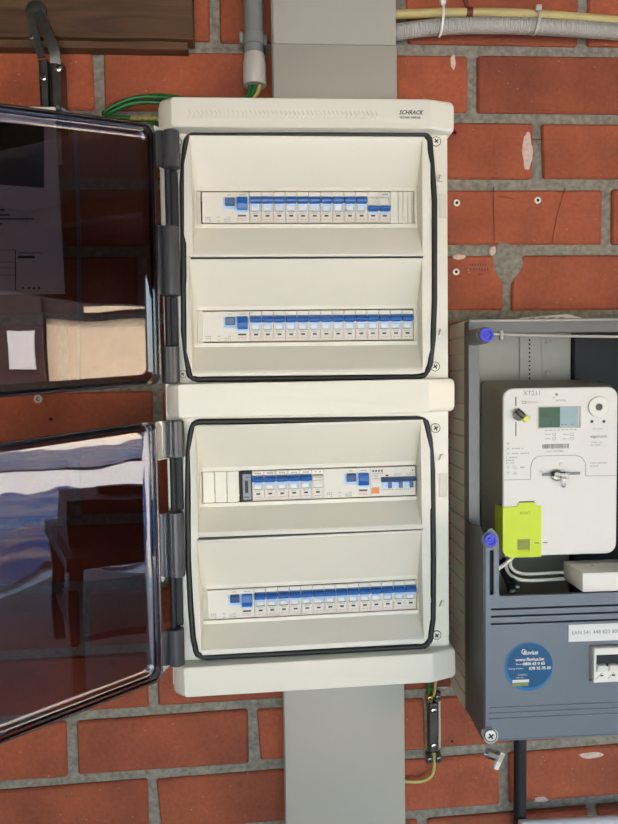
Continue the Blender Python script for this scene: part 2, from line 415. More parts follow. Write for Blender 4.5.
floor = tag(obj('floor', MB().box(-1.6, 3.2, 0.1, -3.0, -1.5, -1.45), CONC, smooth=0), kind='structure')
ceil = tag(obj('ceiling', MB().box(-1.7, 3.4, .12, -3.1, 1.0, 1.08), CEIL, smooth=0), kind='structure')
for k in range(5):
    obj('rafter', MB().box(-1.1+k*1.0, -1.02+k*1.0, .006, -2.94, .9, 1.0, .004), WOOD, ceil)
obj('unseen_lintel', MB().box(-1.6, 3.3, -2.95, -3.05, .52, 1.0), DWOOD, ceil)
obj('unseen_lintel', MB().box(3.2, 3.3, .006, -2.95, .22, 1.0), DWOOD, ceil)  # unseen, hung low to keep sky light off the upper wall
tag(obj('unseen_wall_left', MB().box(-1.25, -1.15, .0, -3.0, -1.45, 1.0), LIME, smooth=0), kind='structure')  # unseen wall, set close and darkened to shade the left side

# ================================================================== DISTRIBUTION BOARD
YF = -.138; YP = -.112; YG = -.119; YT = -.087
def X(px, py, Y): return at(px, py, Y).x
def Z(px, py, Y): return at(px, py, Y).z
bx0, bx1 = X(162, 250, YP), X(447.5, 250, YP)
cap_l, cap_r = X(159.5, 110, YP), X(453, 120, YP)
z_top = Z(306, 98.0, YF)+.0045; z_c1 = Z(306, 128, YF)
z_r0 = Z(310, 381, YF); z_r1 = Z(310, 415.5, YF)
z_b0 = Z(315, 660, YF); z_bot = Z(315, 689.8, YF)-.0040
board = thing('distribution_board', ((bx0+bx1)/2, 0, z_bot), 'large ivory plastic distribution board with two smoked doors swung open to the left', 'fuse box')
hull = MB()
for a in ((bx0+.004, bx0+.007, -.001, YP+.003, z_bot+.004, z_top-.004), (bx1-.007, bx1-.004, -.001, YP+.003, z_bot+.004, z_top-.004),
          (bx0+.004, bx1-.004, -.001, YP+.003, z_top-.008, z_top-.004), (bx0+.004, bx1-.004, -.001, YP+.003, z_bot+.004, z_bot+.008),
          (bx0+.004, bx1-.004, -.001, -.004, z_bot+.004, z_top-.004)): hull.box(*a)
obj('back_box', hull, IVORY, board, 0)

def px_poly(pts, Y): return [(at(x, y, Y).x, at(x, y, Y).z) for x, y in pts]
GU = [(191, 134.5), (424, 133.5), (430.5, 138), (433, 165), (435.5, 200), (435.5, 300), (434, 340), (431, 365), (425, 375.5), (415, 377.5), (197, 380), (189, 376), (185.5, 355), (183, 330), (182.5, 230), (181.5, 185), (184, 150), (186, 139)]
GL = [(199, 421.5), (419, 418.5), (427, 422), (431, 440), (433.5, 470), (434.5, 560), (434, 620), (431, 641), (424, 647.5), (206, 658.5), (196.5, 655), (192.5, 640), (190, 610), (187.5, 560), (187, 500), (187.5, 455), (190, 433), (193, 424)]
def dens(poly, step=.010):
    out = []
    for a, b in zip(poly, poly[1:]+poly[:1]):
        a, b = Vector(a), Vector(b); n = max(1, int((b-a).length/step))
        out += [tuple(a+(b-a)*k/n) for k in range(n)]
    return out
def inset(poly, d):
    cx = sum(p[0] for p in poly)/len(poly); cz = sum(p[1] for p in poly)/len(poly)
    out = []
    n = len(poly)
    for i in range(n):
        a = Vector(poly[i-1]); b = Vector(poly[i]); c = Vector(poly[(i+1) % n])
        t = (c-a).normalized(); nrm = Vector((-t.y, t.x))
        if nrm.dot(Vector((cx, cz))-b) < 0: nrm = -nrm
        out.append(tuple(b+nrm*d))
    return out
gu, gl = px_poly(GU, YG), px_poly(GL, YG)
frame_outer = rrect(bx0, bx1, z_bot+.006, z_top-.006, .006)
fr = MB().plate(frame_outer, [inset(gu, -.001), inset(gl, -.001)], YP, -.075)
obj('frame', fr, IVORY, board, 30)
for g in (gu, gl):
    obj('gasket', MB().tube([(x, YG+.003, z) for x, z in dens(inset(g, .0008))], .0044, 8, closed=True, sub=2), RUBBER, board, 60)
# caps with chamfered ends
def cap(name, z0, z1, fx0, fx1, lift0, lift1):
    b = bmesh.new()
    o = [(cap_l, z0), (cap_r, z0), (cap_r, z1), (cap_l, z1)]
    rings = []
    def rect(x0, x1, a0, a1, y, c):
        pts = []
        for cx, cz, s0 in ((x1-c, a1-c, 0), (x0+c, a1-c, 90), (x0+c, a0+c, 180), (x1-c, a0+c, 270)):
            for k in range(5):
                a = math.radians(s0+90*k/4); pts.append(b.verts.new((cx+c*math.cos(a), y, cz+c*math.sin(a))))
        return pts
    rings.append(rect(cap_l, cap_r, z0-0, z1, -.08, .009))
    rings.append(rect(cap_l, cap_r, z0-0, z1, YP-.004, .009))
    rings.append(rect(cap_l+.0015, cap_r-.0015, z0+.001, z1-.001, YP-.0075, .008))
    rings.append(rect(fx0-.0015, fx1+.002, z0+lift0, z1-lift1, YF+.001, .005))
    rings.append(rect(fx0, fx1, z0+lift0+.001, z1-lift1-.001, YF, .004))
    for r0, r1 in zip(rings, rings[1:]):
        for i in range(20): b.faces.new((r0[i], r0[(i+1) % 20], r1[(i+1) % 20], r1[i]))
    b.faces.new(rings[-1]); b.faces.new(rings[0][::-1])
    bmesh.ops.recalc_face_normals(b, faces=b.faces[:])
    return obj(name, MB().bm(b), IVORY, board, 30)
capt = cap('top_cap', z_c1, z_top, X(171.5, 110, YF), X(431, 110, YF), .0005, .0045)
ridge = cap('middle_ridge', z_r1, z_r0, X(178.5, 400, YF), X(429, 400, YF), .0005, .0005)
capb = cap('bottom_cap', z_bot, z_b0, X(184.5, 680, YF), X(433, 680, YF), .0040, .0005)
capb.rotation_euler.y = -.020; ridge.rotation_euler.y = -.006
# embossed zigzag on the top cap
zz = MB(); e0 = at(188, 113.5, YF); e1 = at(379, 114.5, YF); nz_ = 44; dx = (e1.x-e0.x)/nz_
for i in range(nz_):
    x = e0.x+i*dx; zc = e0.z
    for s_ in (1, -1):
        zz.add([(x, YF+.0002, zc+s_*.0058), (x+dx*.35, YF+.0002, zc+s_*.0058), (x+dx*.9, YF+.0002, zc-s_*.0005), (x+dx*.55, YF+.0002, zc-s_*.0005),
                (x+dx*.1, YF-.0011, zc+s_*.0052), (x+dx*.3, YF-.0011, zc+s_*.0052), (x+dx*.8, YF-.0011, zc), (x+dx*.6, YF-.0011, zc)],
               [(4, 5, 6, 7), (0, 1, 5, 4), (1, 2, 6, 5), (2, 3, 7, 6), (3, 0, 4, 7)])
tag(obj('embossed_zigzag', zz, IVORY, board, 0), kind='stuff')
lp = at(399, 112.5, YF-.0004)
text('SCHRACK', lp, .0082, INK, board, 'logo_lettering', shear=.35, bold=.0002, sx=.92)
text('TECHNIK ENERGIE', at(399.5, 117.5, YF-.0004), .0040, INK, board, 'logo_lettering', bold=.0001, sx=.9)
# frame screws, catches, slots
def screw(px, py, Y, r, parent, m=CHROME, name='screw', rot=.6):
    c = at(px, py, Y)
    s_ = obj(name, MB().lathe(c+Vector((0, .001, 0)), (0, -1, 0), [(0, r*1.2), (.0024, r*1.2), (.0030, r*.9), (.0032, r*.4)], 18), m, parent)
    obj('screw_shade_ring', MB().lathe(c+Vector((0, .0005, 0)), (0, -1, 0), [(0, r*1.42), (.0012, r*1.42), (.0013, r*1.28), (.0005, r*1.26)], 18), INK, s_)  # inked ring painting the shade round the screw head
    cr = MB()
    for a in (rot, rot+PI/2):
        d = Vector((math.cos(a), 0, math.sin(a)))*r*.68; q = Vector((-math.sin(a), 0, math.cos(a)))*r*.17
        cc = c+Vector((0, -.0024, 0))
        vs = [cc-d-q, cc+d-q, cc+d+q, cc-d+q]; cr.add(vs+[v+Vector((0, .001, 0)) for v in vs], [(0, 1, 2, 3), (4, 7, 6, 5), (0, 4, 5, 1), (1, 5, 6, 2), (2, 6, 7, 3), (3, 7, 4, 0)])
    obj('cross_slot', cr, BLACK, s_, 0)
    return s_
for p in ((436, 141.5), (435, 366.5), (435.5, 428), (436.5, 635)): screw(*p, YP, .0052, board, IVORY)
for p in ((178, 142), (183, 374)): screw(*p, YP, .0040, board, IVORY)
for x_, y_ in ((440, 179), (440.5, 332), (441, 457), (441.5, 603)):
    c = at(x_, y_, YP); obj('catch', MB().prism([(c.x-.004, c.z-.005), (c.x+.004, c.z-.005), (c.x+.003, c.z+.004), (c.x-.001, c.z+.005)], YP, YP-.005, bev=.0008), IVORY, board)
for y0_, y1_ in ((194, 218), (473, 497)):
    a = at(439, y0_, YP); b_ = at(446.5, y1_, YP)
    obj('latch_slot', MB().box(a.x, bx1-.001, YP-.0006, YP+.001, b_.z, a.z, .0004), BEIGE, board)

# fascias with a trough along each row of breakers
ROWS = [dict(l=(202, 208), r=(413.5, 207.3)), dict(l=(202.5, 326.8), r=(413, 324.8)), dict(l=(202.5, 486.5), r=(416.2, 481.5)), dict(l=(207.5, 604), r=(416, 595))]
FP = [  # outline measured in the photograph, clockwise from top left
 [(190, 137.5), (424, 136), (430, 165), (430, 235), (424, 255.5), (189.5, 258), (184.3, 235), (184.3, 165)],
 [(189.5, 260), (424, 258), (430, 280), (430, 350), (424, 372.5), (193, 376), (187, 352), (186.3, 285)],
 [(195.5, 424), (423, 421.5), (430, 450), (430.5, 508), (424.5, 528.5), (198, 537), (191.5, 512), (190.3, 450)],
 [(198, 539), (424.5, 530.7), (430.5, 550), (430, 620), (423.5, 643), (202, 654), (195.5, 628), (192.5, 565)]]
wx0_f = lambda v: v+.0002
HOLES = []; HSEAM = []; ZB = []
for i, (row, fp) in enumerate(zip(ROWS, FP)):
    L = at(*row['l'], YT); Rr = at(*row['r'], YT); zc = (L.z+Rr.z)/2; row['z'] = zc; row['x0'] = L.x; row['w'] = (Rr.x-L.x)/18
    outer = px_poly(fp, YG)
    zt = (outer[0][1]+outer[1][1])/2; zb = (outer[5][1]+outer[4][1])/2
    outer = [(outer[0][0], zt), (outer[1][0], zt), outer[2], outer[3], (outer[4][0], zb), (outer[5][0], zb), outer[6], outer[7]]
    tx0 = outer[0][0]+.0005; tx1 = outer[1][0]-.0035; tt = zt-.003; tb = zb+.003
    ZB.append((outer[5][0], outer[4][0], zt, zb))
    if i in (1, 3): HSEAM.append((ZB[i][0]+.001, ZB[i][1]-.001, ZB[i-1][3]-.0006, zt+.0006))
    HOLES.append([(tx0-.0012, tb-.0008), (tx1+.0008, tb-.0008), (tx1+.0008, tt+.0008), (tx0-.0012, tt+.0008)])
    hw = .0245                                        # half height of the window
    wx0, wx1 = L.x-(.008 if i != 2 else .001), Rr.x+.001
    m = MB()
    # front lip
    inner = [(tx0, tt), (tx1, tt), (tx1, tb), (tx0, tb)]
    m.add([(p[0], YG-.0025, p[1]) for p in outer]+[(p[0], YG-.003, p[1]) for p in inner],
          [(0, 1, 9, 8), (1, 2, 9), (2, 3, 10, 9), (3, 4, 10), (4, 5, 11, 10), (5, 6, 11), (6, 7, 8, 11), (7, 0, 8)])
    yf = YG-.003
    # outer skirt
    n = len(outer); m.add([(p[0], YG-.0025, p[1]) for p in outer]+[(p[0], YP+.01, p[1]) for p in outer], [(k, (k+1) % n, n+(k+1) % n, n+k) for k in range(n)])
    # profile down the trough
    prof = [(tt, yf), (tt-.004, yf+.0012), (zc+hw+.006, YT), (zc+hw, YT)]
    prof2 = [(zc-hw, YT), (zc-hw-.006, YT), (tb+.004, yf+.0012), (tb, yf)]
    for pr in (prof, prof2):
        vs = [(x_, y_, z_) for z_, y_ in pr for x_ in (tx0, tx1)]
        m.add(vs, [(2*k, 2*k+1, 2*k+3, 2*k+2) for k in range(len(pr)-1)])
    for xx in (tx0, tx1):
        pts = [(xx, y_, z_) for z_, y_ in prof+prof2]
        m.add(pts, [tuple(range(len(pts)))] )
    # floor of the trough left and right of the window
    for a0, a1 in ((tx0, wx0), (wx1, tx1)):
        m.add([(a0, YT, zc-hw), (a1, YT, zc-hw), (a1, YT, zc+hw), (a0, YT, zc+hw)], [(0, 1, 2, 3)])
    # window reveals
    wz = [(wx0, zc-hw), (wx1, zc-hw), (wx1, zc+hw), (wx0, zc+hw)]
    m.add([(p[0], YT, p[1]) for p in wz]+[(p[0], YT+.014, p[1]) for p in wz], [(k, (k+1) % 4, 4+(k+1) % 4, 4+k) for k in range(4)])
    f = obj('fascia', m, IVORY_F, board, 25)
    # thin raised border round the window
    bd = MB().plate([(wx0-.0022, zc-hw-.0022), (wx1+.0022, zc-hw-.0022), (wx1+.0022, zc+hw+.0022), (wx0-.0022, zc+hw+.0022)], [wz], YT-.0012, YT)
    obj('window_border', bd, IVORY_F, f, 0)
    obj('mounting_rail', MB().box(wx0-.004, wx1+.004, YT+.034, YT+.036, zc-.0175, zc+.0175), STEEL, board, 0)
    if i != 2:
        gx = L.x-.0002
        obj('window_filler', MB().box(wx0_f(wx0), gx-(.0022 if i == 0 else 0), YT+.005, YT+.009, zc-hw, zc+hw), IVORY_F, f, 0)
    nc = Vector((outer[2][0]-.0015, YG-.003, zc+.002))
    obj('catch', MB().box(nc.x-.001, nc.x+.001, nc.y-.0015, nc.y+.001, nc.z-.004, nc.z+.004, .0004), IVORY, f)

for g, (ia, ib) in ((gu, (0, 1)), (gl, (2, 3))):
    obj('inner_ledge', MB().plate(inset(g, .002), [HOLES[ia], HOLES[ib]], YG+.0035, YG+.006), IVORY, board, 0)
for (xa, xb_, ya, yb_) in (HSEAM[0], HSEAM[1]):
    obj('fascia_joint', MB().box(xa, xb_, YG-.0022, YG+.0034, min(ya, yb_), max(ya, yb_)), RUBBER, board, 0)
# blank plates
def blanks(row, a, b_, slots):
    x0 = row['x0']+a*row['w']; x1 = row['x0']+b_*row['w']; zc = row['z']
    for k in range(slots):
        u0 = x0+(x1-x0)*k/slots; u1 = x0+(x1-x0)*(k+1)/slots
        obj('blank_plate', MB().box(u0+.0003, u1-.0003, YT-.001, YT+.004, zc-.0238, zc+.0238, .0006), IVORY_F, board)
r1, r2, r3, r4 = ROWS
xb = r1['x0']+16*r1['w']; xe = r1['x0']+18*r1['w']
for a, b_ in ((0, .33), (.33, .54), (.54, .75), (.75, .92), (.92, 1)):
    obj('blank_plate', MB().box(xb+(xe-xb)*a+.0003, xb+(xe-xb)*b_-.0003, YT-.001, YT+.004, r1['z']-.0238, r1['z']+.0238, .0005), IVORY_F, board)
blanks(r3, 0, 3.05, 3)

# ------------------------------------------------------------------ modular devices
YB = YT-.0015      # front plane of breaker faces
def breaker(row, slot, up, label, group, blue=True, name='circuit_breaker'):
    w_ = row['w']; x0 = row['x0']+slot*w_+.0003; x1 = x0+w_-.0006; zc = row['z']; xm = (x0+x1)/2
    t = thing(name, (xm, YB+.03, zc), label, 'circuit breaker', group)
    prof = [(YB+.030, zc-.0226), (YB, zc-.0226), (YB, zc-.0062), (YB+.004, zc-.0062), (YB+.004, zc+.0150), (YB, zc+.0150), (YB, zc+.0226), (YB+.030, zc+.0226)]
    obj('body', MB().prism(prof, x0, x1, 'X'), CREAM, t, 0)
    ck = MB().box(x0, x0+.0018, YB-.0004, YB+.004, zc-.0062, zc+.015); ck.box(x1-.0018, x1, YB-.0004, YB+.004, zc-.0062, zc+.015)
    obj('cheek', ck, CREAM, t, 0)
    bm_ = BLUE if blue else CREAM
    if up:
        tg = [(YB+.004, zc+.0052), (YB-.0075, zc+.0068), (YB-.0085, zc+.0100), (YB-.006, zc+.0135), (YB+.004, zc+.0142)]
        obj('toggle', MB().prism(tg, x0+.0003, x1-.0003, 'X', bev=.0004), bm_, t, 20)
        obj('rocker_face', MB().prism([(YB+.004, zc-.0055), (YB+.001, zc-.005), (YB-.001, zc+.0052), (YB+.004, zc+.0052)], x0+.0022, x1-.0022, 'X'), BLUE_L if blue else WHITE, t, 0)
        obj('rocker_pad', MB().box(x0+.0030, x1-.0045, YB-.0013, YB, zc-.0046, zc+.0014, .0003), WHITE, t, 0)
        if blue: obj('lever_shade_strip', MB().box(x0+.0002, x1-.0002, YB-.0012, YB+.003, zc+.0138, zc+.0160, .0003), BLUE_D, t, 0)  # dark blue strip painting the shading above the lever
    else:
        tg = [(YB+.004, zc-.0058), (YB-.005, zc-.0052), (YB-.0085, zc-.0018), (YB-.0070, zc+.0008), (YB+.004, zc+.0020)]
        obj('toggle', MB().prism(tg, x0+.0003, x1-.0003, 'X', bev=.0004), bm_, t, 20)
        obj('rocker_face', MB().prism([(YB+.004, zc+.002), (YB-.001, zc+.003), (YB+.002, zc+.0142), (YB+.004, zc+.0145)], x0+.0022, x1-.0022, 'X'), WHITE, t, 0)
        obj('reflector_strip', MB().box(x0+.0015, x1-.0015, YB-.0004, YB, zc-.0098, zc-.0066), BLUE_L, t, 0)
    obj('label_holder', MB().box(x0+.0008, x1-.0008, YB-.0010, YB, zc+.0166, zc+.0216, .0004), WHITE, t, 0)
    obj('indicator', MB().box(xm-.0030, xm+.0030, YB-.0004, YB, zc-.0138, zc-.0112), INK, t, 0)
    pr = MB(); marks(pr, x0+.004, x1-.004, zc-.0083, .0010, YB-.0002, 5, slot); marks(pr, x0+.004, x1-.003, zc-.0178, .0009, YB-.0002, 6, slot+5)
    if slot % 2: marks(pr, x0+.005, x1-.003, zc+.0192, .0022, YB-.0013, 3, slot+9)
    obj('print', pr, INKG, t, 0)
    rl = MB()
    for z_ in (zc-.0212,): rl.box(x0+.0015, x1-.0015, YB-.0003, YB, z_, z_+.0005)
    for x_ in (x0+.0014, x1-.0018): rl.box(x_, x_+.0004, YB-.0003, YB, zc-.0212, zc-.0095)
    obj('print_frame', rl, INKR, t, 0)
    return t

def rcd(row, slot, label):
    w_ = row['w']; x0 = row['x0']+slot*w_+.0003; x1 = x0+4*w_-.0006; zc = row['z']
    t = thing('residual_current_device', ((x0+x1)/2, YB+.03, zc), label, 'circuit breaker', 'wide earth leakage switches with two blue levers')
    prof = [(YB+.030, zc-.0226), (YB, zc-.0226), (YB, zc+.0226), (YB+.030, zc+.0226)]
    obj('body', MB().prism(prof, x0, x1, 'X', bev=.0006), CREAM, t, 0)
    f = (x1-x0)/48.
    a, b_ = x0+23.5*f, x0+33*f
    obj('test_button', MB().prism([(YB+.001, zc+.0015), (YB-.005, zc+.003), (YB-.006, zc+.013), (YB+.001, zc+.015)], a, b_, 'X', bev=.0007), BLUE_D, t, 20)
    obj('test_button_base', MB().box(a-.003, b_+.001, YB-.0006, YB, zc-.0025, zc+.0145, .0004), BLUE_L, t, 0)
    a, b_ = x0+35.5*f, x0+46*f
    obj('lever_well', MB().box(a-.0022, b_+.0008, YB-.0008, YB, zc-.0075, zc+.0155, .0004), BLUE_L, t, 0)
    obj('lever', MB().prism([(YB, zc-.0045), (YB-.006, zc-.004), (YB-.009, zc+.004), (YB-.006, zc+.0145), (YB, zc+.015)], a, b_, 'X', bev=.0008), BLUE, t, 20)
    obj('indicator', MB().box(x0+36*f, x0+44.5*f, YB-.0005, YB, zc-.0135, zc-.0112), INK, t, 0)
    pr = MB()
    for k, (u, v, n_) in enumerate(((3, 9, 3), (15, 18, 2), (22, 29, 4))):
        for q in range(3): marks(pr, x0+u*f, x0+v*f, zc-.0145-q*.0028, .0010, YB-.0003, n_, k+q)
    marks(pr, x0+26*f, x0+30*f, zc+.0185, .0012, YB-.0003, 3, 5); marks(pr, x0+38*f, x0+45*f, zc+.0185, .0012, YB-.0003, 4, 6)
    obj('print', pr, INKG, t, 0)
    pr = MB(); marks(pr, x0+35*f, x0+45*f, zc-.0165, .0010, YB-.0003, 6, 7); marks(pr, x0+36*f, x0+45*f, zc-.0190, .0010, YB-.0003, 5, 8)
    obj('red_print', pr, INKR, t, 0)
    return t
ORD = ['first', 'second', 'third', 'fourth', 'fifth', 'sixth', 'seventh', 'eighth', 'ninth', 'tenth', 'eleventh', 'twelfth', 'thirteenth', 'fourteenth']
def run(row, s0, n, rowname, after='the wide leakage switch'):
    first = breaker(row, s0, True, 'slim blue-levered breaker, first right of %s, %s row' % (after, rowname), 'slim breakers with blue levers up')
    for k in range(1, n):
        copy_tree(first, Vector((row['w']*k, 0, 0)), 'slim blue-levered breaker, %s right of %s, %s row' % (ORD[k], after, rowname))
rcd(r1, 0, 'wide ivory leakage switch with two blue levers at the left of the top row')
run(r1, 4, 10, 'top')
for k, q in ((14, 'top row, beside the raised levers'), (15, 'top row, beside the blank cover')):
    breaker(r1, k, False, 'switched-off breaker with lowered blue lever, '+q, 'switched-off breakers in the top row')
rcd(r2, 0, 'wide ivory leakage switch with two blue levers, left end of second row')
run(r2, 4, 14, 'second')
# third row
x0 = r3['x0']+3.15*r3['w']; w_ = r3['w']; zc = r3['z']
t = thing('meter_module', (x0+w_*.5, YB+.03, zc), 'narrow grey module with black edges and tiny display in the third row', 'meter')
obj('body', MB().box(x0, x0+w_*.98, YB, YB+.03, zc-.0232, zc+.0232, .0006), BLACK, t)
obj('face', MB().box(x0+.0035, x0+w_*.98-.0015, YB-.002, YB, zc-.021, zc+.019, .0008), GREYM, t)
obj('display', MB().box(x0+.0070, x0+w_*.98-.006, YB-.0026, YB-.002, zc-.010, zc+.009, .0002), INK, t, 0)
pr = MB(); marks(pr, x0+.005, x0+.015, zc+.014, .0016, YB-.0023, 5, 2); marks(pr, x0+.006, x0+.013, zc-.0165, .002, YB-.0023, 4, 3); obj('print', pr, INK, t, 0)
run(r3, 4.12, 5, 'third', 'the grey display module')
breaker(r3, 9.12, True, 'slim all-white module without blue lever in the third row', 'white modules', blue=False, name='auxiliary_module')
rcd(r3, 10.1, 'wide leakage switch with two blue levers in the middle of the third row')
x0 = r3['x0']+14.1*w_; x1 = r3['x0']+17.95*w_
t = thing('four_pole_breaker', ((x0+x1)/2, YB+.03, zc), 'wide four-pole breaker with linked dark blue levers and orange label, third row', 'circuit breaker')
obj('body', MB().box(x0, x1, YB, YB+.03, zc-.0226, zc+.0226, .0008), CREAM, t)
f = (x1-x0)/48
obj('linked_lever', MB().prism([(YB, zc-.001), (YB-.009, zc+.001), (YB-.010, zc+.004), (YB, zc+.0075)], x0+11*f, x1-.0006, 'X', bev=.0005), BLUE_D, t, 20)
for k in range(3):
    u = x0+(12.5+k*11.5)*f
    obj('rocker', MB().box(u, u+5.5*f, YB-.0015, YB, zc-.0095, zc-.001, .0004), BLUE_L, t)
    obj('rocker_gap', MB().box(u+5.7*f, u+10*f, YB-.0006, YB, zc-.0105, zc-.001), BLUE_D, t, 0)
obj('sticker', MB().box(x0+1*f, x0+9*f, YB-.0006, YB, zc-.018, zc-.0085), ORANGE, t, 0)
pr = MB(); marks(pr, x0+2*f, x0+14*f, zc+.0172, .0030, YB-.0004, 4, 1, .6); marks(pr, x0+40*f, x0+46*f, zc+.0165, .0022, YB-.0004, 3, 2); pr.box(x0+16*f, x0+19*f, YB-.0004, YB, zc+.0085, zc+.0108)
obj('bold_print', pr, INK, t, 0)
pr = MB()
for q in range(4): marks(pr, x0+2*f, x0+(14 if q == 0 else 8)*f, zc+.0135-q*.0028, .0010, YB-.0004, 6, q)
for q in range(3): marks(pr, x0+25*f, x0+33*f, zc+.012-q*.0026, .0008, YB-.0004, 5, q+3); marks(pr, x0+38*f, x0+46*f, zc+.012-q*.0026, .0008, YB-.0004, 5, q+8)
marks(pr, x0+11*f, x0+46*f, zc-.0125, .0010, YB-.0004, 16, 4)
obj('print', pr, INKG, t, 0)
rcd(r4, 0, 'wide ivory leakage switch with two blue levers at the left of the bottom row')
run(r4, 4, 14, 'bottom')

# the two lower rows sit a touch askew, as mounted
for i, ang in ((2, -.010), (3, -.018)):
    pv = Vector((ROWS[i]['x0']+9*ROWS[i]['w'], 0, ROWS[i]['z'])); Rm = Matrix.Rotation(ang, 3, 'Y')
    for o in list(C.objects):
        dev = o.parent is None and o.get('category') in ('circuit breaker', 'meter')
        part = o.parent == board and o.name.split('.')[0] in ('fascia', 'blank_plate', 'mounting_rail') or (i == 3 and o.name.startswith('fascia_joint') and WPOS[o.name].z < 0)
        if not (dev or part): continue
        p_ = WPOS[o.name]
        if abs(p_.z-pv.z) > (.06 if not o.name.startswith('fascia_joint') else .2): continue
        q = pv+Rm @ (p_-pv); q.y = p_.y
        o.location = o.location+(q-p_); o.rotation_euler.y = ang if not o.name.startswith('fascia_joint') else -.014

# ------------------------------------------------------------------ doors (parts of the board)
def door(hx_top, hx_bot, th, tilt, W, ylist, slots, is_upper):
    a = at(*hx_top, -.125); b_ = at(*hx_bot, -.125)
    th = math.radians(th); U = Vector((-math.cos(th), -math.sin(th), tilt)); N = Vector((math.sin(th), -math.cos(th), 0))
    H = a.z-b_.z; org = Vector(((a.x+b_.x)/2, -.125, (a.z+b_.z)/2))
    def P(u, v, w_): return org+U*u+Vector((0, 0, v))+N*w_
    d = bpy.data.objects.new('door', None); C.objects.link(d); place(d, org, board)
    d['label'] = 'smoked transparent door swung open to the left'
    def rr(i, rad):
        return rrect(.012+i, W-i, -H/2+i, H/2-i, rad, 6)
    # shell: pane and upturned rim
    rings = [(.0175, .010, .0), (.010, .012, .0015), (.0062, .013, .006), (.0045, .014, .018), (.0035, .014, .022)]
    m = MB(); vs = []; n = None
    for i, rad, wv in rings[2:]:
        pts = rr(i, rad); n = len(pts); vs += [P(u, v, wv) for u, v in pts]
    fs = [(k*n+i, k*n+(i+1) % n, (k+1)*n+(i+1) % n, (k+1)*n+i) for k in range(2) for i in range(n)]
    rim = obj('rim', m.add(vs, fs), SMOKE_D, d, 50)
    so = rim.modifiers.new('s', 'SOLIDIFY'); so.thickness = .0025; so.offset = 0
    m = MB(); vs = []; fs = []
    pts = [rr(i, rad) for i, rad, wv in rings[:3]]
    nx, nv = 14, 12
    for (i, rad, wv), pp in zip(rings[:3][::-1], pts[::-1]): vs += [P(u, v, wv) for u, v in pp]
    fs = [(k*n+i, k*n+(i+1) % n, (k+1)*n+(i+1) % n, (k+1)*n+i) for k in range(2) for i in range(n)]
    fs.append(tuple(range(2*n, 3*n)))
    pane = obj('pane', m.add(vs, fs), SMOKE, d, 50)
    pane.data.polygons[len(fs)-1].use_smooth = False
    so = pane.modifiers.new('s', 'SOLIDIFY'); so.thickness = .0028; so.offset = 0
    # flange tying pane to hinge knuckles
    for y0_, y1_ in ylist:
        p0 = at(160, y0_, -.125).z-org.z; p1 = at(160, y1_, -.125).z-org.z
        zm = (p0+p1)/2; hx = at(171.5 if is_upper else 176.5, (y0_+y1_)/2, -.128)
        k = obj('hinge_knuckle', MB().lathe((hx.x, hx.y, org.z+p1), (0, 0, 1), [(0, .008), (.002, .0115), (abs(p0-p1)-.002, .0115), (abs(p0-p1), .008)], 20), HINGE, d, 40)
        q = MB(); A = [P(.016, p1, .004), P(.016, p1, .020), Vector((hx.x-.0108, hx.y-.003, org.z+p1)), Vector((hx.x-.009, hx.y+.005, org.z+p1))]
        B = [P(.016, p0, .004), P(.016, p0, .020), Vector((hx.x-.0108, hx.y-.003, org.z+p0)), Vector((hx.x-.009, hx.y+.005, org.z+p0))]
        q.add(A+B, [(0, 1, 2, 3), (7, 6, 5, 4), (0, 4, 5, 1), (1, 5, 6, 2), (2, 6, 7, 3), (3, 7, 4, 0)])
        obj('hinge_leaf', q, SMOKE_D, d, 20)
    for y0_, y1_ in slots:
        hx = at(171 if is_upper else 176, (y0_+y1_)/2, -.126)
        z0_ = at(170, y0_, -.126).z; z1_ = at(170, y1_, -.126).z
        rd = MB().cyl((hx.x-.004, hx.y, z1_), (hx.x-.004, hx.y, z0_), .0045, n=12)
        rd.box(hx.x-.001, hx.x+.009, hx.y+.004, hx.y+.012, z1_, z0_, .001)
        obj('hinge_pin', rd, BLACK, d, 40)
    return d, P, org, U, N
d1, P1, org1, U1, N1 = door((163, 128), (163, 385), 29, -.06, .405, [(131, 170), (226, 297), (346, 384)], [(170, 226), (297, 346)], True)
d2, P2, org2, U2, N2 = door((160, 417), (166, 673), 34, -.08, .405, [(420, 458), (511, 577), (627, 665)], [(458, 511), (577, 627)], False)
d1['label'] = 'upper smoked door, open, with a paper behind it'; d2['label'] = 'lower smoked door, open, reflecting the yard'
def on_door(px, py, org, U, N, off):
    d = ray(px, py); o = org+N*off; t = (o-CAM).dot(N)/d.dot(N); p = CAM+d*t; r = p-org
    u = (r-N*off).dot(Vector((U.x, U.y, 0)).normalized())/Vector((U.x, U.y, 0)).length
    return u, p.z-org.z-U.z*u
# printed sheet taped on the far side of the upper door (a thing resting on the door)
OFF = -.004
def quad_on(P, pts, off, th=.0004):
    v = [P(u, w_, off) for u, w_ in pts]+[P(u, w_, off-th) for u, w_ in pts]
    return MB().add(v, [(0, 1, 2, 3), (7, 6, 5, 4), (0, 4, 5, 1), (1, 5, 6, 2), (2, 6, 7, 3), (3, 7, 4, 0)])
tr = on_door(56, 126, org1, U1, N1, OFF); br = on_door(65, 294, org1, U1, N1, OFF)
WS = .20
pap = thing('printed_sheet', P1(tr[0], br[1], OFF), 'printed manual page with dark picture behind the upper smoked door', 'paper')
obj('sheet', quad_on(P1, [tr, (tr[0]+WS, tr[1]), (br[0]+WS, br[1]), br], OFF), PAPER, pap, 0)
pr_ = on_door(44, 127, org1, U1, N1, OFF); pb_ = on_door(44, 188, org1, U1, N1, OFF)
obj('picture', quad_on(P1, [pr_, (pr_[0]+WS*.8, pr_[1]), (pb_[0]+WS*.8, pb_[1]), pb_], OFF+.0006, .0003), INKB, pap, 0)
pm = MB()
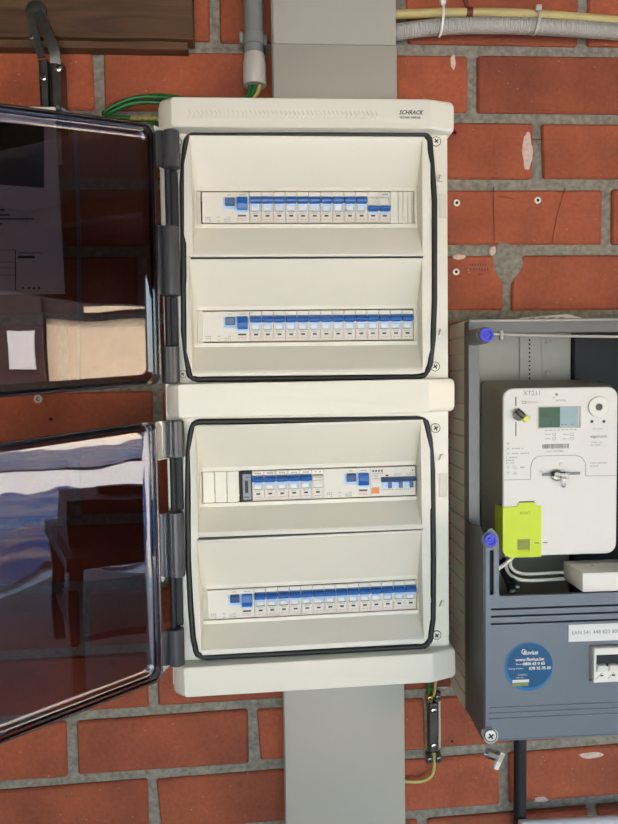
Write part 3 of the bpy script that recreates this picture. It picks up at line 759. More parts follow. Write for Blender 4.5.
def dline(x0_, x1_, y_, h_):
    a = on_door(x0_, y_-h_/2, org1, U1, N1, OFF); b_ = on_door(x1_, y_-h_/2, org1, U1, N1, OFF); c = on_door(x1_, y_+h_/2, org1, U1, N1, OFF); e = on_door(x0_, y_+h_/2, org1, U1, N1, OFF)
    q = quad_on(P1, [a, b_, c, e], OFF+.0006, .0003); pm.add(q.v, q.f)
for x0_, x1_, y_, h_ in ((-3, 5, 210, 1.6), (-3, 10, 215, 1.4), (-3, 34, 219, 1.3), (-3, 2, 224, 1.3), (18, 35, 257, 2.6), (18, 42, 253, .8), (-3, 16, 250, .5), (15, 16, 270, 40), (-3, 15, 262, .5), (-3, 15, 268, .5), (-3, 15, 275, .5), (22, 24, 288, 2), (28, 30, 288, 2), (33, 35, 288, 2.2), (38, 40, 288, 2.4)):
    dline(x0_, x1_, y_, h_)
obj('print', pm, INK, pap, 0)

# ================================================================== TRUNKING, PIPES, WIRES
def duct(name, px0, px1, py, z0_, z1_, label, lidz=None):
    x0 = X(px0, py, -.06); x1 = X(px1, py, -.06); t = thing(name, ((x0+x1)/2, 0, z0_), label, 'cable trunking', 'grey cable trunking')
    obj('base_tray', MB().box(x0-.0015, x1+.0005, -.001, -.050, z0_, z1_, .001), GREYP, t)
    if lidz:
        obj('lid', MB().box(x0, x1, -.051, -.060, z0_, lidz-.0004, .002, 2), GREYP, t); obj('lid', MB().box(x0+.0008, x1-.0008, -.051, -.0592, lidz, z1_, .002, 2), GREYP, t)
    else: obj('lid', MB().box(x0, x1, -.051, -.060, z0_, z1_, .002, 2), GREYP, t)
duct('cable_trunking', 273, 397, 60, z_top-.002, .93, 'wide grey cable trunking running up from the top of the distribution board', Z(330, 44, -.06))
duct('cable_trunking', 285, 405, 760, -1.44, z_bot+.004, 'wide grey cable trunking running down from the bottom of the distribution board')

pc = at(254, 40, -.035)
t = thing('conduit_pipe', (pc.x, 0, Z(254, 86, -.035)), 'grey rigid conduit pipe coming down left of the upper trunking', 'pipe')
zt_ = .93; zb_ = Z(254, 86, -.035)
obj('pipe', MB().lathe((pc.x, -.035, zb_+.03), (0, 0, 1), [(0, .0150), (zt_-zb_-.03, .0150)], 24), PVC, t)
obj('sleeve', MB().lathe((pc.x, -.035, zb_), (0, 0, 1), [(.001, .0150), (0, .0170), (.002, .0182), (.034, .0182), (.038, .0172), (.040, .0162), (.046, .0165), (.048, .0150)], 24), PVC_L, t)
zz_ = Z(254, 41, -.035)
cl = MB().lathe((pc.x, -.035, zz_-.008), (0, 0, 1), [(0, .0158), (0.001, .0168), (.015, .0168), (.016, .0158)], 20)
cl.box(pc.x-.022, pc.x-.0165, -.048, -.02, zz_-.008, zz_+.008, .001); cl.box(pc.x+.0165, pc.x+.020, -.04, -.001, zz_-.008, zz_+.008, .001)
obj('clamp', cl, PVC, t)
for k, (dx_, m) in enumerate(((-.007, GREEN), (0, GREEN), (.007, YELLOW_W))):
    tag(obj('earth_wire', MB().tube([(pc.x+dx_, -.035, zb_+.02), (pc.x+dx_-.001, -.036, zb_-.006), (pc.x+dx_-.010, -.045, zb_-.025), (pc.x+dx_-.02, -.05, zb_-.05)], .0032, 8), m, smooth=60),
        ['green wire leaving the conduit sleeve into the board, leftmost strand', 'green wire leaving the conduit sleeve into the board, middle strand', 'yellowish wire leaving the conduit sleeve, right strand'][k], 'wire', 'wires out of the grey conduit')

def wp(pts, Y):
    return [at(x, y, Y+(dy if dy else 0)) for x, y, dy in pts]
W_ = [([(200, 103, 0), (170, 98, 0), (140, 97, 0), (118, 104, 0), (104, 113, 0), (112, 117, -.01), (140, 119, -.01), (200, 124, 0)], GREEN, .0036, 'upper strand'),
      ([(200, 108, 0), (165, 103, -.004), (135, 103, -.004), (115, 110, -.004), (106, 116, -.012), (125, 122, -.022), (160, 124, -.01), (200, 126, 0)], GREEN, .0034, 'middle strand'),
      ([(200, 101, 0), (160, 95, .004), (135, 99, .004), (112, 110, .006), (103, 120, .004), (100, 135, .002)], GREEN, .003, 'thin strand dropping behind the door')]
for pts, m, r, s_ in W_:
    o = tag(obj('earth_wire', MB().tube(wp(pts, -.03 if 'middle' not in s_ else -.040), r, 8), m, smooth=60), 'green earth wire looping out left of the top cap, '+s_, 'wire', 'green wires left of the board')
cw = MB()
for k in range(9):
    a = at(131+k*3.2, 118, -.048)
    cw.cyl(a, a+Vector((.003, 0, -.002)), .0036, n=8)
tag(obj('spiral_wrap', cw, YELLOW_W, smooth=60), 'pale spiral wrap on the lower green wire', 'cable wrap'); 

# corrugated conduit & yellowed pipe
pts = [at(x, y, -.03) for x, y in ((394, 32.5), (430, 27.8), (470, 25.6), (530, 26.3), (618, 31.5), (680, 36))]
LN = sum((pts[i+1]-pts[i]).length for i in range(5)); SUB = 130
t = thing('corrugated_conduit', pts[0], 'light grey corrugated conduit running right from the upper trunking', 'conduit')
dense = []
for i in range(5):
    p0, p1, p2, p3 = pts[max(i-1, 0)], pts[i], pts[i+1], pts[min(i+2, 5)]
    n_ = max(4, int(round((p2-p1).length/.00095)))
    for k in range(n_):
        u = k/n_; dense.append(.5*((2*p1)+(p2-p0)*u+(2*p0-5*p1+4*p2-p3)*u*u+(-p0+3*p1-3*p2+p3)*u**3))
obj('tube', MB().tube(dense, .0125, 14, sub=1, rf=lambda i: (.0128, .0126, .0098, .0098)[i % 4]), COND, t, 0)
pts = [at(x, y, -.032) for x, y in ((394, 14.5), (430, 13.2), (470, 12.6), (530, 14), (618, 20.5), (680, 25))]
t = thing('thin_pipe', pts[0], 'thin yellowed plastic pipe running above the corrugated conduit', 'pipe')
obj('tube', MB().tube(pts, .0068, 12), YPIPE, t, 60)
def tie(px, py0, py1, m, label, name='cable_tie', w_=.0035):
    a = at(px, py0, -.032); b_ = at(px, py1, -.032); c = (a+b_)/2; rz = (a.z-b_.z)/2; n = 20; vs = []
    for dx_ in (-w_/2, w_/2):
        for rr_ in (1, .86):
            vs += [(c.x+dx_+.002*math.sin(2*PI*i/n), -.032+(.0165*rr_)*math.cos(2*PI*i/n), c.z+rz*rr_*math.sin(2*PI*i/n)) for i in range(n)]
    fs = []
    for i in range(n):
        j = (i+1) % n
        fs += [(i, j, n+j, n+i), (2*n+i, 3*n+i, 3*n+j, 2*n+j), (i, 2*n+i, 2*n+j, j), (n+i, n+j, 3*n+j, 3*n+i)]
    t = thing(name, c, label, 'cable tie', 'ties round the conduit')
    obj('strap', MB().add(vs, fs), m, t, 40)
    obj('head', MB().box(c.x-.004, c.x+.005, -.046, -.038, a.z-.004, a.z+.004, .001, 2), m, t)
tie(441, 5, 37, WHITE, 'white cable tie with its knob round both pipes, near the trunking')
tie(535.5, 11.5, 35, PVC_L, 'pale cable tie round both pipes farther right')
c = at(469, 10.5, -.032)
t = thing('pipe_clip', (c.x, 0, c.z), 'red brown clip holding the thin yellowed pipe', 'clip')
m = MB().lathe((c.x-.005, -.032, Z(469, 12.8, -.032)), (1, 0, 0), [(0, .0070), (.0005, .0085), (.0095, .0085), (.010, .0070)], 16)
obj('band', m, REDB, t); obj('stem', MB().cyl((c.x-.004, -.036, c.z+.003), (c.x-.008, -.036, c.z+.016), .0032, .0045, 8).box(c.x-.004, c.x+.004, -.026, 0, c.z-.004, c.z+.004), REDB, t)

# ------------------------------------------------------------------ beam and bracket, top left
bz0 = Z(150, 39, -.028); bxr = X(192.5, 20, -.028)
t = thing('timber_beam', (bxr-.5, 0, bz0), 'rough brown timber beam fixed across the wall at top left', 'beam')
def rough_beam(x0, x1, y0, y1, z0, z1, seed):
    b = bmesh.new(); nx = 40
    ring = []
    for i in range(nx+1):
        x = x0+(x1-x0)*i/nx; o = [noise.noise(Vector((x*14, seed+k*5, 0)))*.0016 for k in range(4)]
        ring.append([b.verts.new(p) for p in ((x, y0, z0+o[0]), (x, y1+o[1], z0+o[0]+.001), (x, y1+o[2], z1+o[3]), (x, y0, z1+o[3]))])
    for i in range(nx):
        for k in range(4): b.faces.new((ring[i][k], ring[i][(k+1) % 4], ring[i+1][(k+1) % 4], ring[i+1][k]))
    b.faces.new(ring[0][::-1]); b.faces.new(ring[-1]); bmesh.ops.recalc_face_normals(b, faces=b.faces[:])
    return MB().bm(b)
obj('beam', rough_beam(-1.149, bxr, 0, -.028, bz0, .74, 1), WOOD, t, 30)
obj('batten', rough_beam(-1.149, X(187.5, 45, -.018), 0, -.020, Z(100, 49, -.020), bz0-.0006, 9), WOOD, t, 30)
t = thing('angle_bracket', at(50, 105, -.02), 'dark steel bracket bolted to the timber beam above the upper door', 'bracket')
p = [at(35, 9, -.053), at(62, 54, -.066), at(60, 66, -.05)]
def strap(path, w_, th, nrm=Vector((0, -1, 0))):
    m = MB(); n = len(path); vs = []
    for i, q in enumerate(path):
        d = (path[min(i+1, n-1)]-path[max(i-1, 0)]).normalized(); s_ = d.cross(nrm).normalized(); e = nrm*th/2
        vs += [q-s_*w_/2-e, q+s_*w_/2-e, q+s_*w_/2+e, q-s_*w_/2+e]
    fs = [(k*4+i, k*4+(i+1) % 4, (k+1)*4+(i+1) % 4, (k+1)*4+i) for k in range(n-1) for i in range(4)]+[(3, 2, 1, 0), tuple((n-1)*4+i for i in range(4))]
    return m.add(vs, fs)
q0 = [at(38, 12, -.036), at(46, 30, -.044), at(55, 52, -.048), at(56, 64, -.042)]
obj('arm', strap(q0, .016, .004), DSTEEL, t, 30)
q1 = [at(32, 10, -.033), at(33, 28, -.033), at(36, 40, -.034), at(42, 58, -.034)]
obj('arm_flange', strap(q1, .012, .003), DSTEEL, t, 30)
cc = at(37, 11, -.0285); obj('washer', MB().lathe(cc, (0, -1, 0), [(0, .015), (.003, .015), (.005, .011), (.006, .004)], 20), DSTEEL, t)
for (xa, xb_, yy) in ((39.5, 48.5, -.024), (50.5, 61.5, -.030)):
    a = X(xa, 85, yy); b_ = X(xb_, 85, yy); z0_ = Z(50, 130, yy); z1_ = Z(50, 60, yy)
    ch = MB().box(a, b_, yy, yy+.003, z0_, z1_, .0008); ch.box(a, a+.003, yy, -.001, z0_, z1_); ch.box(b_-.003, b_, yy-.004, -.001, z0_, z1_)
    obj('channel', ch, DSTEEL, t)
screw(43.5, 77, -.025, .0045, t, CHROME); screw(58, 67.5, -.033, .0050, t, CHROME, rot=.2); screw(31.5, 37, -.035, .0035, t, DSTEEL)

c0 = at(8, 107, -.03); c1 = at(55, 107, -.03)
t = thing('junction_box', (c0.x, 0, c1.z-.08), 'white plastic junction box behind the open upper door', 'junction box')
obj('base', MB().box(c0.x-.06, c1.x, -.001, -.024, c1.z-.080, c1.z-.001, .002), WHITE, t)
obj('lid', MB().box(c0.x-.061, c1.x+.001, -.0245, -.032, c1.z-.081, c1.z, .002, 2), WHITE, t)
cable = [at(57, 107, -.03), at(66, 112, -.03), at(74, 125, -.02), at(78, 200, -.012), at(79, 290, -.012), at(79, 380, -.012)]
tag(obj('grey_cable', MB().tube(cable, .003, 8), PVC, smooth=60), 'grey cable running down the bricks behind the upper smoked door', 'cable')
# screw eye
c = at(38, 399, -.02)
t = thing('screw_eye', (c.x, 0, c.z), 'small pale screw eye on the wall under the upper door', 'hook')
obj('ring', MB().tube([(c.x+.0052*math.cos(a*PI/6), -.02, c.z+.0052*math.sin(a*PI/6)) for a in range(12)], .0018, 8, closed=True, sub=2), PVC_L, t, 60)
obj('shank', MB().cyl((c.x, -.018, c.z), (c.x, .004, c.z), .0018, n=8), PVC_L, t)

# ------------------------------------------------------------------ earth terminal under the board
YE = -.022
c = at(433.5, 735, YE)
t = thing('earth_terminal', (c.x, 0, Z(433, 762, YE)), 'black and brass earth terminal bar under the right end of the board', 'earth terminal')
obj('bar', MB().box(X(429.5, 730, YE), X(438, 730, YE), -.004, YE, Z(433, 752, YE), Z(433, 703, YE), .0015), DSTEEL, t)
obj('wall_strip', MB().box(X(438.2, 730, -.01), X(440.5, 730, -.01), -.001, -.012, Z(433, 752, YE), Z(433, 704, YE), .001), PVC_L, t)
for y_ in (711, 746.5): screw(434, y_, YE-.002, .0040, t, CHROME)
for (x_, y_, m) in ((430, 698.5, BRASS), (438, 697.5, STEEL), (430, 760, STEEL), (439, 759, STEEL)):
    q = at(x_, y_, YE)
    bl = obj('clamp_block', MB().box(q.x-.0055, q.x+.0055, -.008, YE, q.z-.008, q.z+.008, .0018), m, t)
    screw(x_, y_, YE-.002, .0036, t, m, rot=.9)
t2 = thing('earth_wire', at(434, 764, -.02), 'yellow green wire curling left from the bottom of the earth terminal', 'wire')
obj('wire', MB().tube([at(434, 752, -.018), at(434, 768, -.018), at(431, 776, -.018), at(422, 781, -.016), at(407, 781.5, -.014), at(395, 778, -.014)], .0030, 8), YELLOW_W, t2, 60)
for k, (dx_, m) in enumerate(((-4, GREEN), (2, YELLOW_W))):
    tag(obj('earth_wire', MB().tube([at(433+dx_, 672, -.03), at(433.5+dx_, 684, -.024), at(432+dx_, 696, -.018)], .0028, 8), m, smooth=60), ['green wire dropping into the brass clamp of the earth terminal', 'yellow wire dropping into the brass clamp of the earth terminal'][k], 'wire')
wq = at(443.5, 687.5, -.02); tag(obj('spade_terminal', MB().box(wq.x-.006, wq.x+.006, -.022, -.018, wq.z-.002, wq.z+.0025, .0008).cyl((wq.x-.004, -.02, wq.z), (wq.x-.014, -.02, wq.z), .0022, n=8), CHROME), 'bright metal lug end beside the top of the earth terminal', 'terminal')

# ================================================================== METER CABINET
YR = -.111; YC = -.196
mx0 = X(449.5, 400, 0); mx1 = .62
rx0 = X(468, 400, YR)
mz1 = Z(520, 319, YR); mz0 = Z(468, 718, YR)
cab = thing('meter_cabinet', (mx0, 0, mz0), 'grey plastic electricity meter cabinet with ribbed beige side, right of the board', 'meter cabinet')
# shell with ribbed left side: staves with gaps
sh = MB(); sh.box(mx0+.002, mx1, -.001, -.008, mz0, mz1); sh.box(mx0+.002, mx1, -.001, YR, mz1-.005, mz1); sh.box(mx0+.002, mx1, -.001, YR, mz0, mz0+.005)
sh.box(mx0+.003, mx0+.005, -.001, YR, mz0, mz1)
obj('shell', sh, BEIGE, cab, 0)
obj('right_wall', MB().box(mx1-.005, mx1, -.001, YR-.06, mz0, mz1), BLACK, cab, 0)  # blackened to keep the right of the interior dark
nst = 24
for k in range(nst):
    z0_ = mz0+(mz1-mz0)*k/nst; z1_ = mz0+(mz1-mz0)*(k+1)/nst
    obj('rib', MB().box(mx0-.0005, mx0+.003, -.002, YR+.001, z0_+.0012, z1_-.0008, .0007), BEIGE, cab, 0)
# grey rim
obj('rim', MB().plate(rrect(rx0, mx1, mz0, mz1, .006), [rrect(X(478.5, 400, YR), mx1-.02, mz0+.02, Z(520, 333, YR), .004)], YR-.004, YR+.02), RIMG, cab, 20)
obj('rim_lip', MB().box(rx0+.001, mx1, YR-.007, YR-.003, mz1-.004, mz1-.001, .001), PVC_L, cab)
ix0 = X(486, 340, YR); iz1 = Z(520, 334, YR)
obj('rail', MB().tube([at(482, 333.5, YR-.006), at(540, 335.5, YR-.006), at(640, 337, YR-.006)], .0022, 8), PVC_L, cab, 60)
obj('rail_clip', MB().box(X(499.5, 335, YR-.006), X(502.5, 335, YR-.006), YR-.010, YR-.002, Z(500, 340, YR), Z(500, 331, YR), .0008), PVC_L, cab)
# translucent back panel
YBK = -.016
bp0, bp1 = X(470, 360, YBK), X(571, 360, YBK)
obj('back_panel', MB().box(bp0, bp1, -.008, YBK, mz0+.08, mz1-.006, .001), PANEL, cab)
obj('shade_panel', MB().box(bp1+.001, mx1-.006, -.008, YBK-.012, mz0+.08, mz1-.006, .001), BLACK, cab)  # black sheet put in for the shade at the right of the interior
s0, s1 = X(519, 360, YBK), X(541, 360, YBK)
st = obj('perforated_strip', MB().box(s0, s1, YBK-.003, YBK, mz1-.25, mz1-.010, .001), PANEL, cab)
for k in range(10):
    c = at(529.5, 340+k*4.25, YBK-.003); obj('perforation', MB().lathe(c+Vector((0, .0006, 0)), (0, -1, 0), [(0, .0016), (.0008, .0016), (.0009, .0006)], 10), HOLE, st)
    if k % 3 == 0:
        for sx_ in (-6, 6): 
            c = at(529.5+sx_, 340+k*4.25, YBK-.003); obj('slot', MB().box(c.x-.004, c.x+.004, c.y-.0004, c.y, c.z-.0003, c.z+.0003), INKG, st, 0)
for y_ in (341, 373):
    c = at(548.5, y_, YBK); obj('boss', MB().lathe(c, (0, -1, 0), [(0, .0055), (.002, .0055), (.002, .0035), (.001, .003)], 16), PANEL, cab)
# mounting lug on top of the cabinet
lx0, lx1 = X(510, 317, -.05), X(588, 317, -.05)
zl = mz1+.001
lug = MB(); pts_ = [(lx0, zl), (lx1, zl), (lx1-.014, zl+.006), (lx1-.035, zl+.011), (lx0+.020, zl+.006)]
obj('lug_edge', MB().plate(pts_, [[(lx0+.030+k*.016+.001, zl+.002), (lx0+.030+k*.016+.011, zl+.002), (lx0+.030+k*.016+.011, zl+.0062), (lx0+.030+k*.016+.001, zl+.0055)] for k in range(4)], -.050, -.042), WHITE, cab, 0)
obj('lug_plate', MB().box(lx0+.01, lx1-.02, -.04, -.002, zl-.001, zl+.004), BEIGE, cab, 0)
# knobs
def knob(pb, pf, Yf, lab):
    a = at(*pb, YR); f_ = at(*pf, Yf)
    k = obj('sealing_post', MB().lathe((f_.x, YR, f_.z), (0, -1, 0), [(0, .0125), (YR-Yf-.012, .0120), (YR-Yf-.010, .0105), (YR-Yf-.004, .0105)], 22), RIMG if lab else CASEG, cab)
    obj('blue_cap', MB().lathe((f_.x, Yf+.006, f_.z), (0, -1, 0), [(0, .0098), (.004, .0104), (.006, .0098), (.006, .0070), (.0035, .0065), (.0035, .0040), (.0058, .0036), (.0058, .0018), (.004, .0014)], 24), KNOB, k)['label'] = 'violet blue screw cap'
knob((472, 338), (487, 335), -.178, 1)
# lower cover
cx0 = X(485.5, 620, YC); cxs = X(468.5, 600, YR)
cz_top = Z(478, 523, YR-.02); cz_led = Z(530, 595.5, YC); cz_arm = Z(492, 531, YC); cz_bot = Z(500, 741, YC)
cov = MB()
# left cheek (dark side) with rounded shoulder, seen from the left
cheek = [(YR-.001, cz_bot+.006), (YC+.002, cz_bot), (YC, cz_bot+.004), (YC, cz_arm-.012), (YC+.003, cz_arm-.002), (YC+.012, cz_arm+.004), (YR-.024, cz_top), (YR-.001, cz_top+.002)]
ax1 = X(499, 570, YC)
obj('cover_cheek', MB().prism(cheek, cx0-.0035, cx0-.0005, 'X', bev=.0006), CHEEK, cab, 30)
# front shell of the cover: L-shaped outline with slot and window
slot = rrect(X(489.6, 570, YC), X(493.8, 570, YC), Z(492, 595, YC), Z(492, 550, YC), .0026, 3)
wx0_ = X(590, 660, YC); wz1_ = Z(600, 645.5, YC); wz0_ = Z(600, 679.5, YC)
win = [(wx0_-.001, wz0_-.0015), (mx1-.03, wz0_-.0015), (mx1-.03, wz1_+.0015), (wx0_-.001, wz1_+.0015)]
out = [(cx0, cz_bot), (mx1, cz_bot), (mx1, cz_led), (ax1+.003, cz_led), (ax1, cz_led+.003), (ax1, cz_arm-.01), (ax1-.004, cz_arm-.002), (cx0+.009, cz_arm+.004), (cx0+.003, cz_arm+.001), (cx0, cz_arm-.006)]
grooves = []
for k, yy in enumerate((609.5, 616.8, 624.2)):
    a = at(491, yy, YC); z_ = a.z
    grooves.append([(a.x, z_-.0014), (mx1-.01, z_-.0014+.0), (mx1-.01, z_+.0014), (a.x, z_+.0014)])
cf = obj('front_cover', MB().plate(out, [slot, win]+grooves, YC, YC+.004), CASEG, cab, 20)
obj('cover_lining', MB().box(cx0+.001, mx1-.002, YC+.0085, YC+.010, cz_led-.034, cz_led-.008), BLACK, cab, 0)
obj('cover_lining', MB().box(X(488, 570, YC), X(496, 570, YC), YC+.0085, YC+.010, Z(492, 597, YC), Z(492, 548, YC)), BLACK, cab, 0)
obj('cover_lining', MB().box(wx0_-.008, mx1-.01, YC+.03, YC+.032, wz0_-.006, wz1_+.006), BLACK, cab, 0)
obj('cover_ledge', MB().box(cx0+.001, mx1, YC+.0045, YC+.010, cz_led-.008, cz_led-.001, .001), CASEG, cab)
obj('cover_floor', MB().box(cx0, mx1, YR-.002, YC+.004, cz_bot, cz_bot+.003), CASEG, cab, 0)
obj('arm_side', MB().box(ax1-.003, ax1, YC+.0045, YR-.02, cz_led-.004, cz_arm-.006, .001), CASEG, cab)
for k, yy in enumerate((708, 713.5, 719)):
    a = at(489, yy, YC); obj('ridge', MB().box(a.x, mx1-.004, YC-.0014, YC, a.z-.0012, a.z+.0012, .0006), CASEG, cab)
obj('hem', MB().box(cx0+.001, mx1, YC-.001, YC, cz_bot+.0005, cz_bot+.003, .0004), CASEG, cab)
obj('print_strip', MB().box(X(568.5, 630, YC), mx1-.02, YC-.0006, YC, Z(590, 641, YC), Z(590, 624, YC)), PAPER, cab, 0)
text('EAN 541 448 820 800 5', at(571.5, 633, YC-.0008), .0078, INKG, cab, 'label_lettering', bold=.00005)
knob2 = at(489.5, 539.5, YC)
k = obj('sealing_post', MB().lathe((knob2.x, YC+.002, knob2.z), (0, -1, 0), [(0, .0115), (.003, .0115), (.004, .0105), (.004, .0095)], 24), CASEG, cab)
obj('blue_cap', MB().lathe((knob2.x, YC, knob2.z), (0, -1, 0), [(0, .0092), (.0045, .0095), (.006, .0088), (.006, .0062), (.0035, .0058), (.0035, .0036), (.0058, .0032), (.0058, .0015), (.004, .0012)], 24), KNOB, k)['label'] = 'violet blue screw cap'
# cover screw
sb = at(490.5, 735.5, YC-.004)
s_ = obj('sealing_screw', MB().lathe((sb.x, YC+.004, sb.z), (0, -1, 0), [(0, .0112), (.010, .0110), (.0115, .0098), (.0105, .0090)], 22), ZINC, cab)
screw(490.5, 735.5, YC-.0070, .0066, cab, ZINC, rot=.6)
# round sticker: a flat printed disc on the cover
sc_ = at(528.7, 666.5, YC); R_ = .0352
def disc(mb, cx, cz, rx, rz, y0, y1, n=40):
    return mb.prism([(cx+rx*math.cos(2*PI*i/n), cz+rz*math.sin(2*PI*i/n)) for i in range(n)], y0, y1)
sk = thing('round_sticker', (sc_.x, YC, sc_.z), 'round blue sticker with white writing on the grey meter cover', 'sticker')
obj('disc', disc(MB(), sc_.x, sc_.z, R_, R_, YC-.0002, YC-.0008), STICKD, sk, 0)
obj('printed_face', disc(MB(), sc_.x+.0010, sc_.z+.0016, R_-.0022, R_-.0030, YC-.0007, YC-.0011), STICK, sk, 0)
yy = YC-.0014
lx = lambda px, py: at(px, py, yy)
text('fluvius', lx(523, 653), .0086, WHITE, sk, bold=.00018, shear=.25)
c = lx(522.5, 652); obj('emblem', MB().tube([(c.x+.003, yy, c.z-.003), (c.x-.001, yy, c.z-.001), (c.x+.0005, yy, c.z+.0035), (c.x+.0035, yy, c.z+.003)], .0006, 6), WHITE, sk)
text('www.fluvius.be', lx(515.5, 660), .0068, WHITE, sk, bold=.00012)
text('0800 65 0 65', lx(523, 664.2), .0060, WHITE, sk, bold=.00016)
text('078 35 35 00', lx(529, 668.7), .0060, WHITE, sk, bold=.00016)
text('Gasreuk', lx(515.5, 664.4), .0034, WHITE, sk)
text('Storing of defect', lx(508.5, 668.9), .0032, WHITE, sk)
text('Download', lx(518, 675), .0030, WHITE, sk); text('onze app', lx(516, 677.5), .0030, WHITE, sk)
a = lx(512.5, 681.5); obj('print_bar', MB().box(a.x, a.x+.024, yy, yy+.0003, a.z-.0020, a.z+.0020), PAPER, sk, 0)
a = lx(512.5, 684.5); obj('print_bar', MB().box(a.x, a.x+.023, yy, yy+.0003, a.z-.0026, a.z+.0016), OLIVE, sk, 0)

# main breaker behind its window in the cover
mb_t = thing('main_breaker', (wx0_+.03, YC+.02, wz0_), 'white main breaker poking through the grey cover under the number strip', 'circuit breaker')
zc = (wz0_+wz1_)/2; h_ = (wz1_-wz0_)/2
obj('body', MB().box(wx0_+.001, mx1-.045, YC-.010, YC+.025, wz0_, wz1_, .001), WHITE, mb_t)
obj('recess', MB().box(wx0_+.0045, mx1-.05, YC-.0106, YC-.010, zc-.001, zc+h_*.62), BLACK, mb_t, 0)
for k in range(4):
    u = wx0_+.004+k*.0172
    obj('rocker', MB().prism([(YC-.010, zc-.0085), (YC-.0125, zc-.008), (YC-.0165, zc+.002), (YC-.0105, zc+.003)], u, u+.0125, 'X', bev=.0006), WHITE, mb_t)
    obj('indicator', MB().box(u+.0065, u+.0105, YC-.0105, YC-.010, zc-.0155, zc-.0135), INK, mb_t, 0)
    sl = MB(); sl.add([(u, YC-.0104, zc-.019), (u+.0008, YC-.0104, zc-.019), (u+.009, YC-.0104, zc-.0105), (u+.0082, YC-.0104, zc-.0105), (u, YC-.010, zc-.019), (u+.0008, YC-.010, zc-.019), (u+.009, YC-.010, zc-.0105), (u+.0082, YC-.010, zc-.0105)], [(0, 1, 2, 3), (0, 4, 5, 1), (1, 5, 6, 2), (2, 6, 7, 3), (3, 7, 4, 0)])
    obj('print', sl, INKG, mb_t, 0)

# hanging seal on the cover screw
q = at(495, 757, YC-.004)
t = thing('seal_tag', (sb.x, YC-.008, sb.z-.009), 'clear and white seal tag hanging from the cover screw of the meter cabinet', 'seal')
obj('wire_loop', MB().tube([(sb.x+.004, YC-.004, sb.z-.004), (sb.x+.006, YC-.012, sb.z-.010), (q.x+.001, YC-.010, q.z+.009), (q.x-.001, YC-.006, q.z+.006)], .0005, 6), CHROME, t)
def rbox(c, hx, hy, hz, ang, bev):
    m = MB().box(-hx, hx, -hy, hy, -hz, hz, bev); Rm = Matrix.Rotation(ang, 3, 'Y'); m.v = [tuple(Rm @ Vector(v)+c) for v in m.v]; return m
obj('clear_body', rbox(Vector((q.x-.002, YC-.006, q.z+.004)), .013, .004, .0062, .35, .001), CLEAR, t)
obj('insert', rbox(Vector((q.x-.003, YC-.006, q.z+.004)), .008, .0020, .0030, .35, .0005), PVC_L, t)
obj('flag', rbox(Vector((q.x+.005, YC-.006, q.z-.004)), .0036, .0032, .0130, .42, .0008), WHITE, t)

# ------------------------------------------------------------------ smart meter
YM = -.137; YMB = -.03
ml, mr_ = X(503.2, 470, YM), X(617.3, 470, YM); mzt = Z(560, 387.5, YM); mzb = Z(560, 555, YM)
met = thing('electricity_meter', ((ml+mr_)/2, YMB, mzb), 'white digital electricity meter with small green display inside the grey cabinet', 'electricity meter')
def loft(rings, m, name, parent, cap0=True, sm=40):
    b = MB(); n = len(rings[0]); vs = [v for r in rings for v in r]
    fs = [(k*n+i, k*n+(i+1) % n, (k+1)*n+(i+1) % n, (k+1)*n+i) for k in range(len(rings)-1) for i in range(n)]
    fs.append(tuple(range((len(rings)-1)*n, len(rings)*n))); 
    if cap0: fs.append(tuple(range(n-1, -1, -1)))
    return obj(name, b.add(vs, fs), m, parent, sm)
def R3(x0, x1, z0, z1, r, y): return [(p[0], y, p[1]) for p in rrect(x0, x1, z0, z1, r, 6)]
zback = mzt+.010
loft([R3(ml+.001, mr_+.004, mzb+.004, zback, .006, YMB), R3(ml+.0008, mr_+.002, mzb+.001, mzt+.004, .010, YM+.020), R3(ml+.0008, mr_-.0008, mzb+.0008, mzt-.0008, .0145, YM+.0035)], METER_SHADE, 'case', met)  # case darker than the front plate: side shade put into the colour
loft([R3(ml, mr_, mzb, mzt, .0155, YM+.0035), R3(ml, mr_, mzb, mzt, .0155, YM+.0015), R3(ml+.0015, mr_-.0015, mzb+.0015, mzt-.0015, .014, YM)], METER, 'front_plate', met, sm=30)
ym = YM-.0006
seam = MB()
def seg(mb, pts, w_, y):
    for (x0, z0), (x1, z1) in zip(pts, pts[1:]):
        d = Vector((x1-x0, z1-z0)).normalized()*w_/2; n_ = Vector((-d.y, d.x))
        c = [(x0-n_.x, y, z0-n_.y), (x1-n_.x, y, z1-n_.y), (x1+n_.x, y, z1+n_.y), (x0+n_.x, y, z0+n_.y)]
        mb.add(c+[(p[0], y+.0005, p[2]) for p in c], [(0, 1, 2, 3), (0, 4, 5, 1), (1, 5, 6, 2), (2, 6, 7, 3), (3, 7, 4, 0)])
def mp_(pts): return [(at(x, y, ym).x, at(x, y, ym).z) for x, y in pts]
seg(seam, mp_([(503.5, 480), (530.5, 479.5), (531, 466), (533, 460), (537.5, 456.5), (545, 455.8), (576, 455.2), (582, 457.5), (585.5, 463), (586, 476), (617, 475.5)]), .0007, ym)
obj('seam', seam, INKG, met, 0)
# recessed terminal-cover plate under the seam
# optical port
c = at(598, 407, YM); pt = obj('optical_port', MB().lathe(c+Vector((0, .001, 0)), (0, -1, 0), [(0, .0158), (.0035, .0158), (.0045, .0150), (.0046, .0055), (.003, .0052)], 28), WHITE, met)
obj('port_lens', MB().lathe(c+Vector((0, -.0018, 0)), (0, -1, 0), [(0, .0050), (.0020, .0050), (.0022, .0030), (.0016, .0028), (.0016, .0012)], 18), DSTEEL, pt)
for x_ in (592, 604): 
    c = at(x_, 421.5, ym); obj('status_light', MB().lathe(c+Vector((0, .0006, 0)), (0, -1, 0), [(0, .0022), (.0008, .0022), (.001, .001)], 12), INK, met)
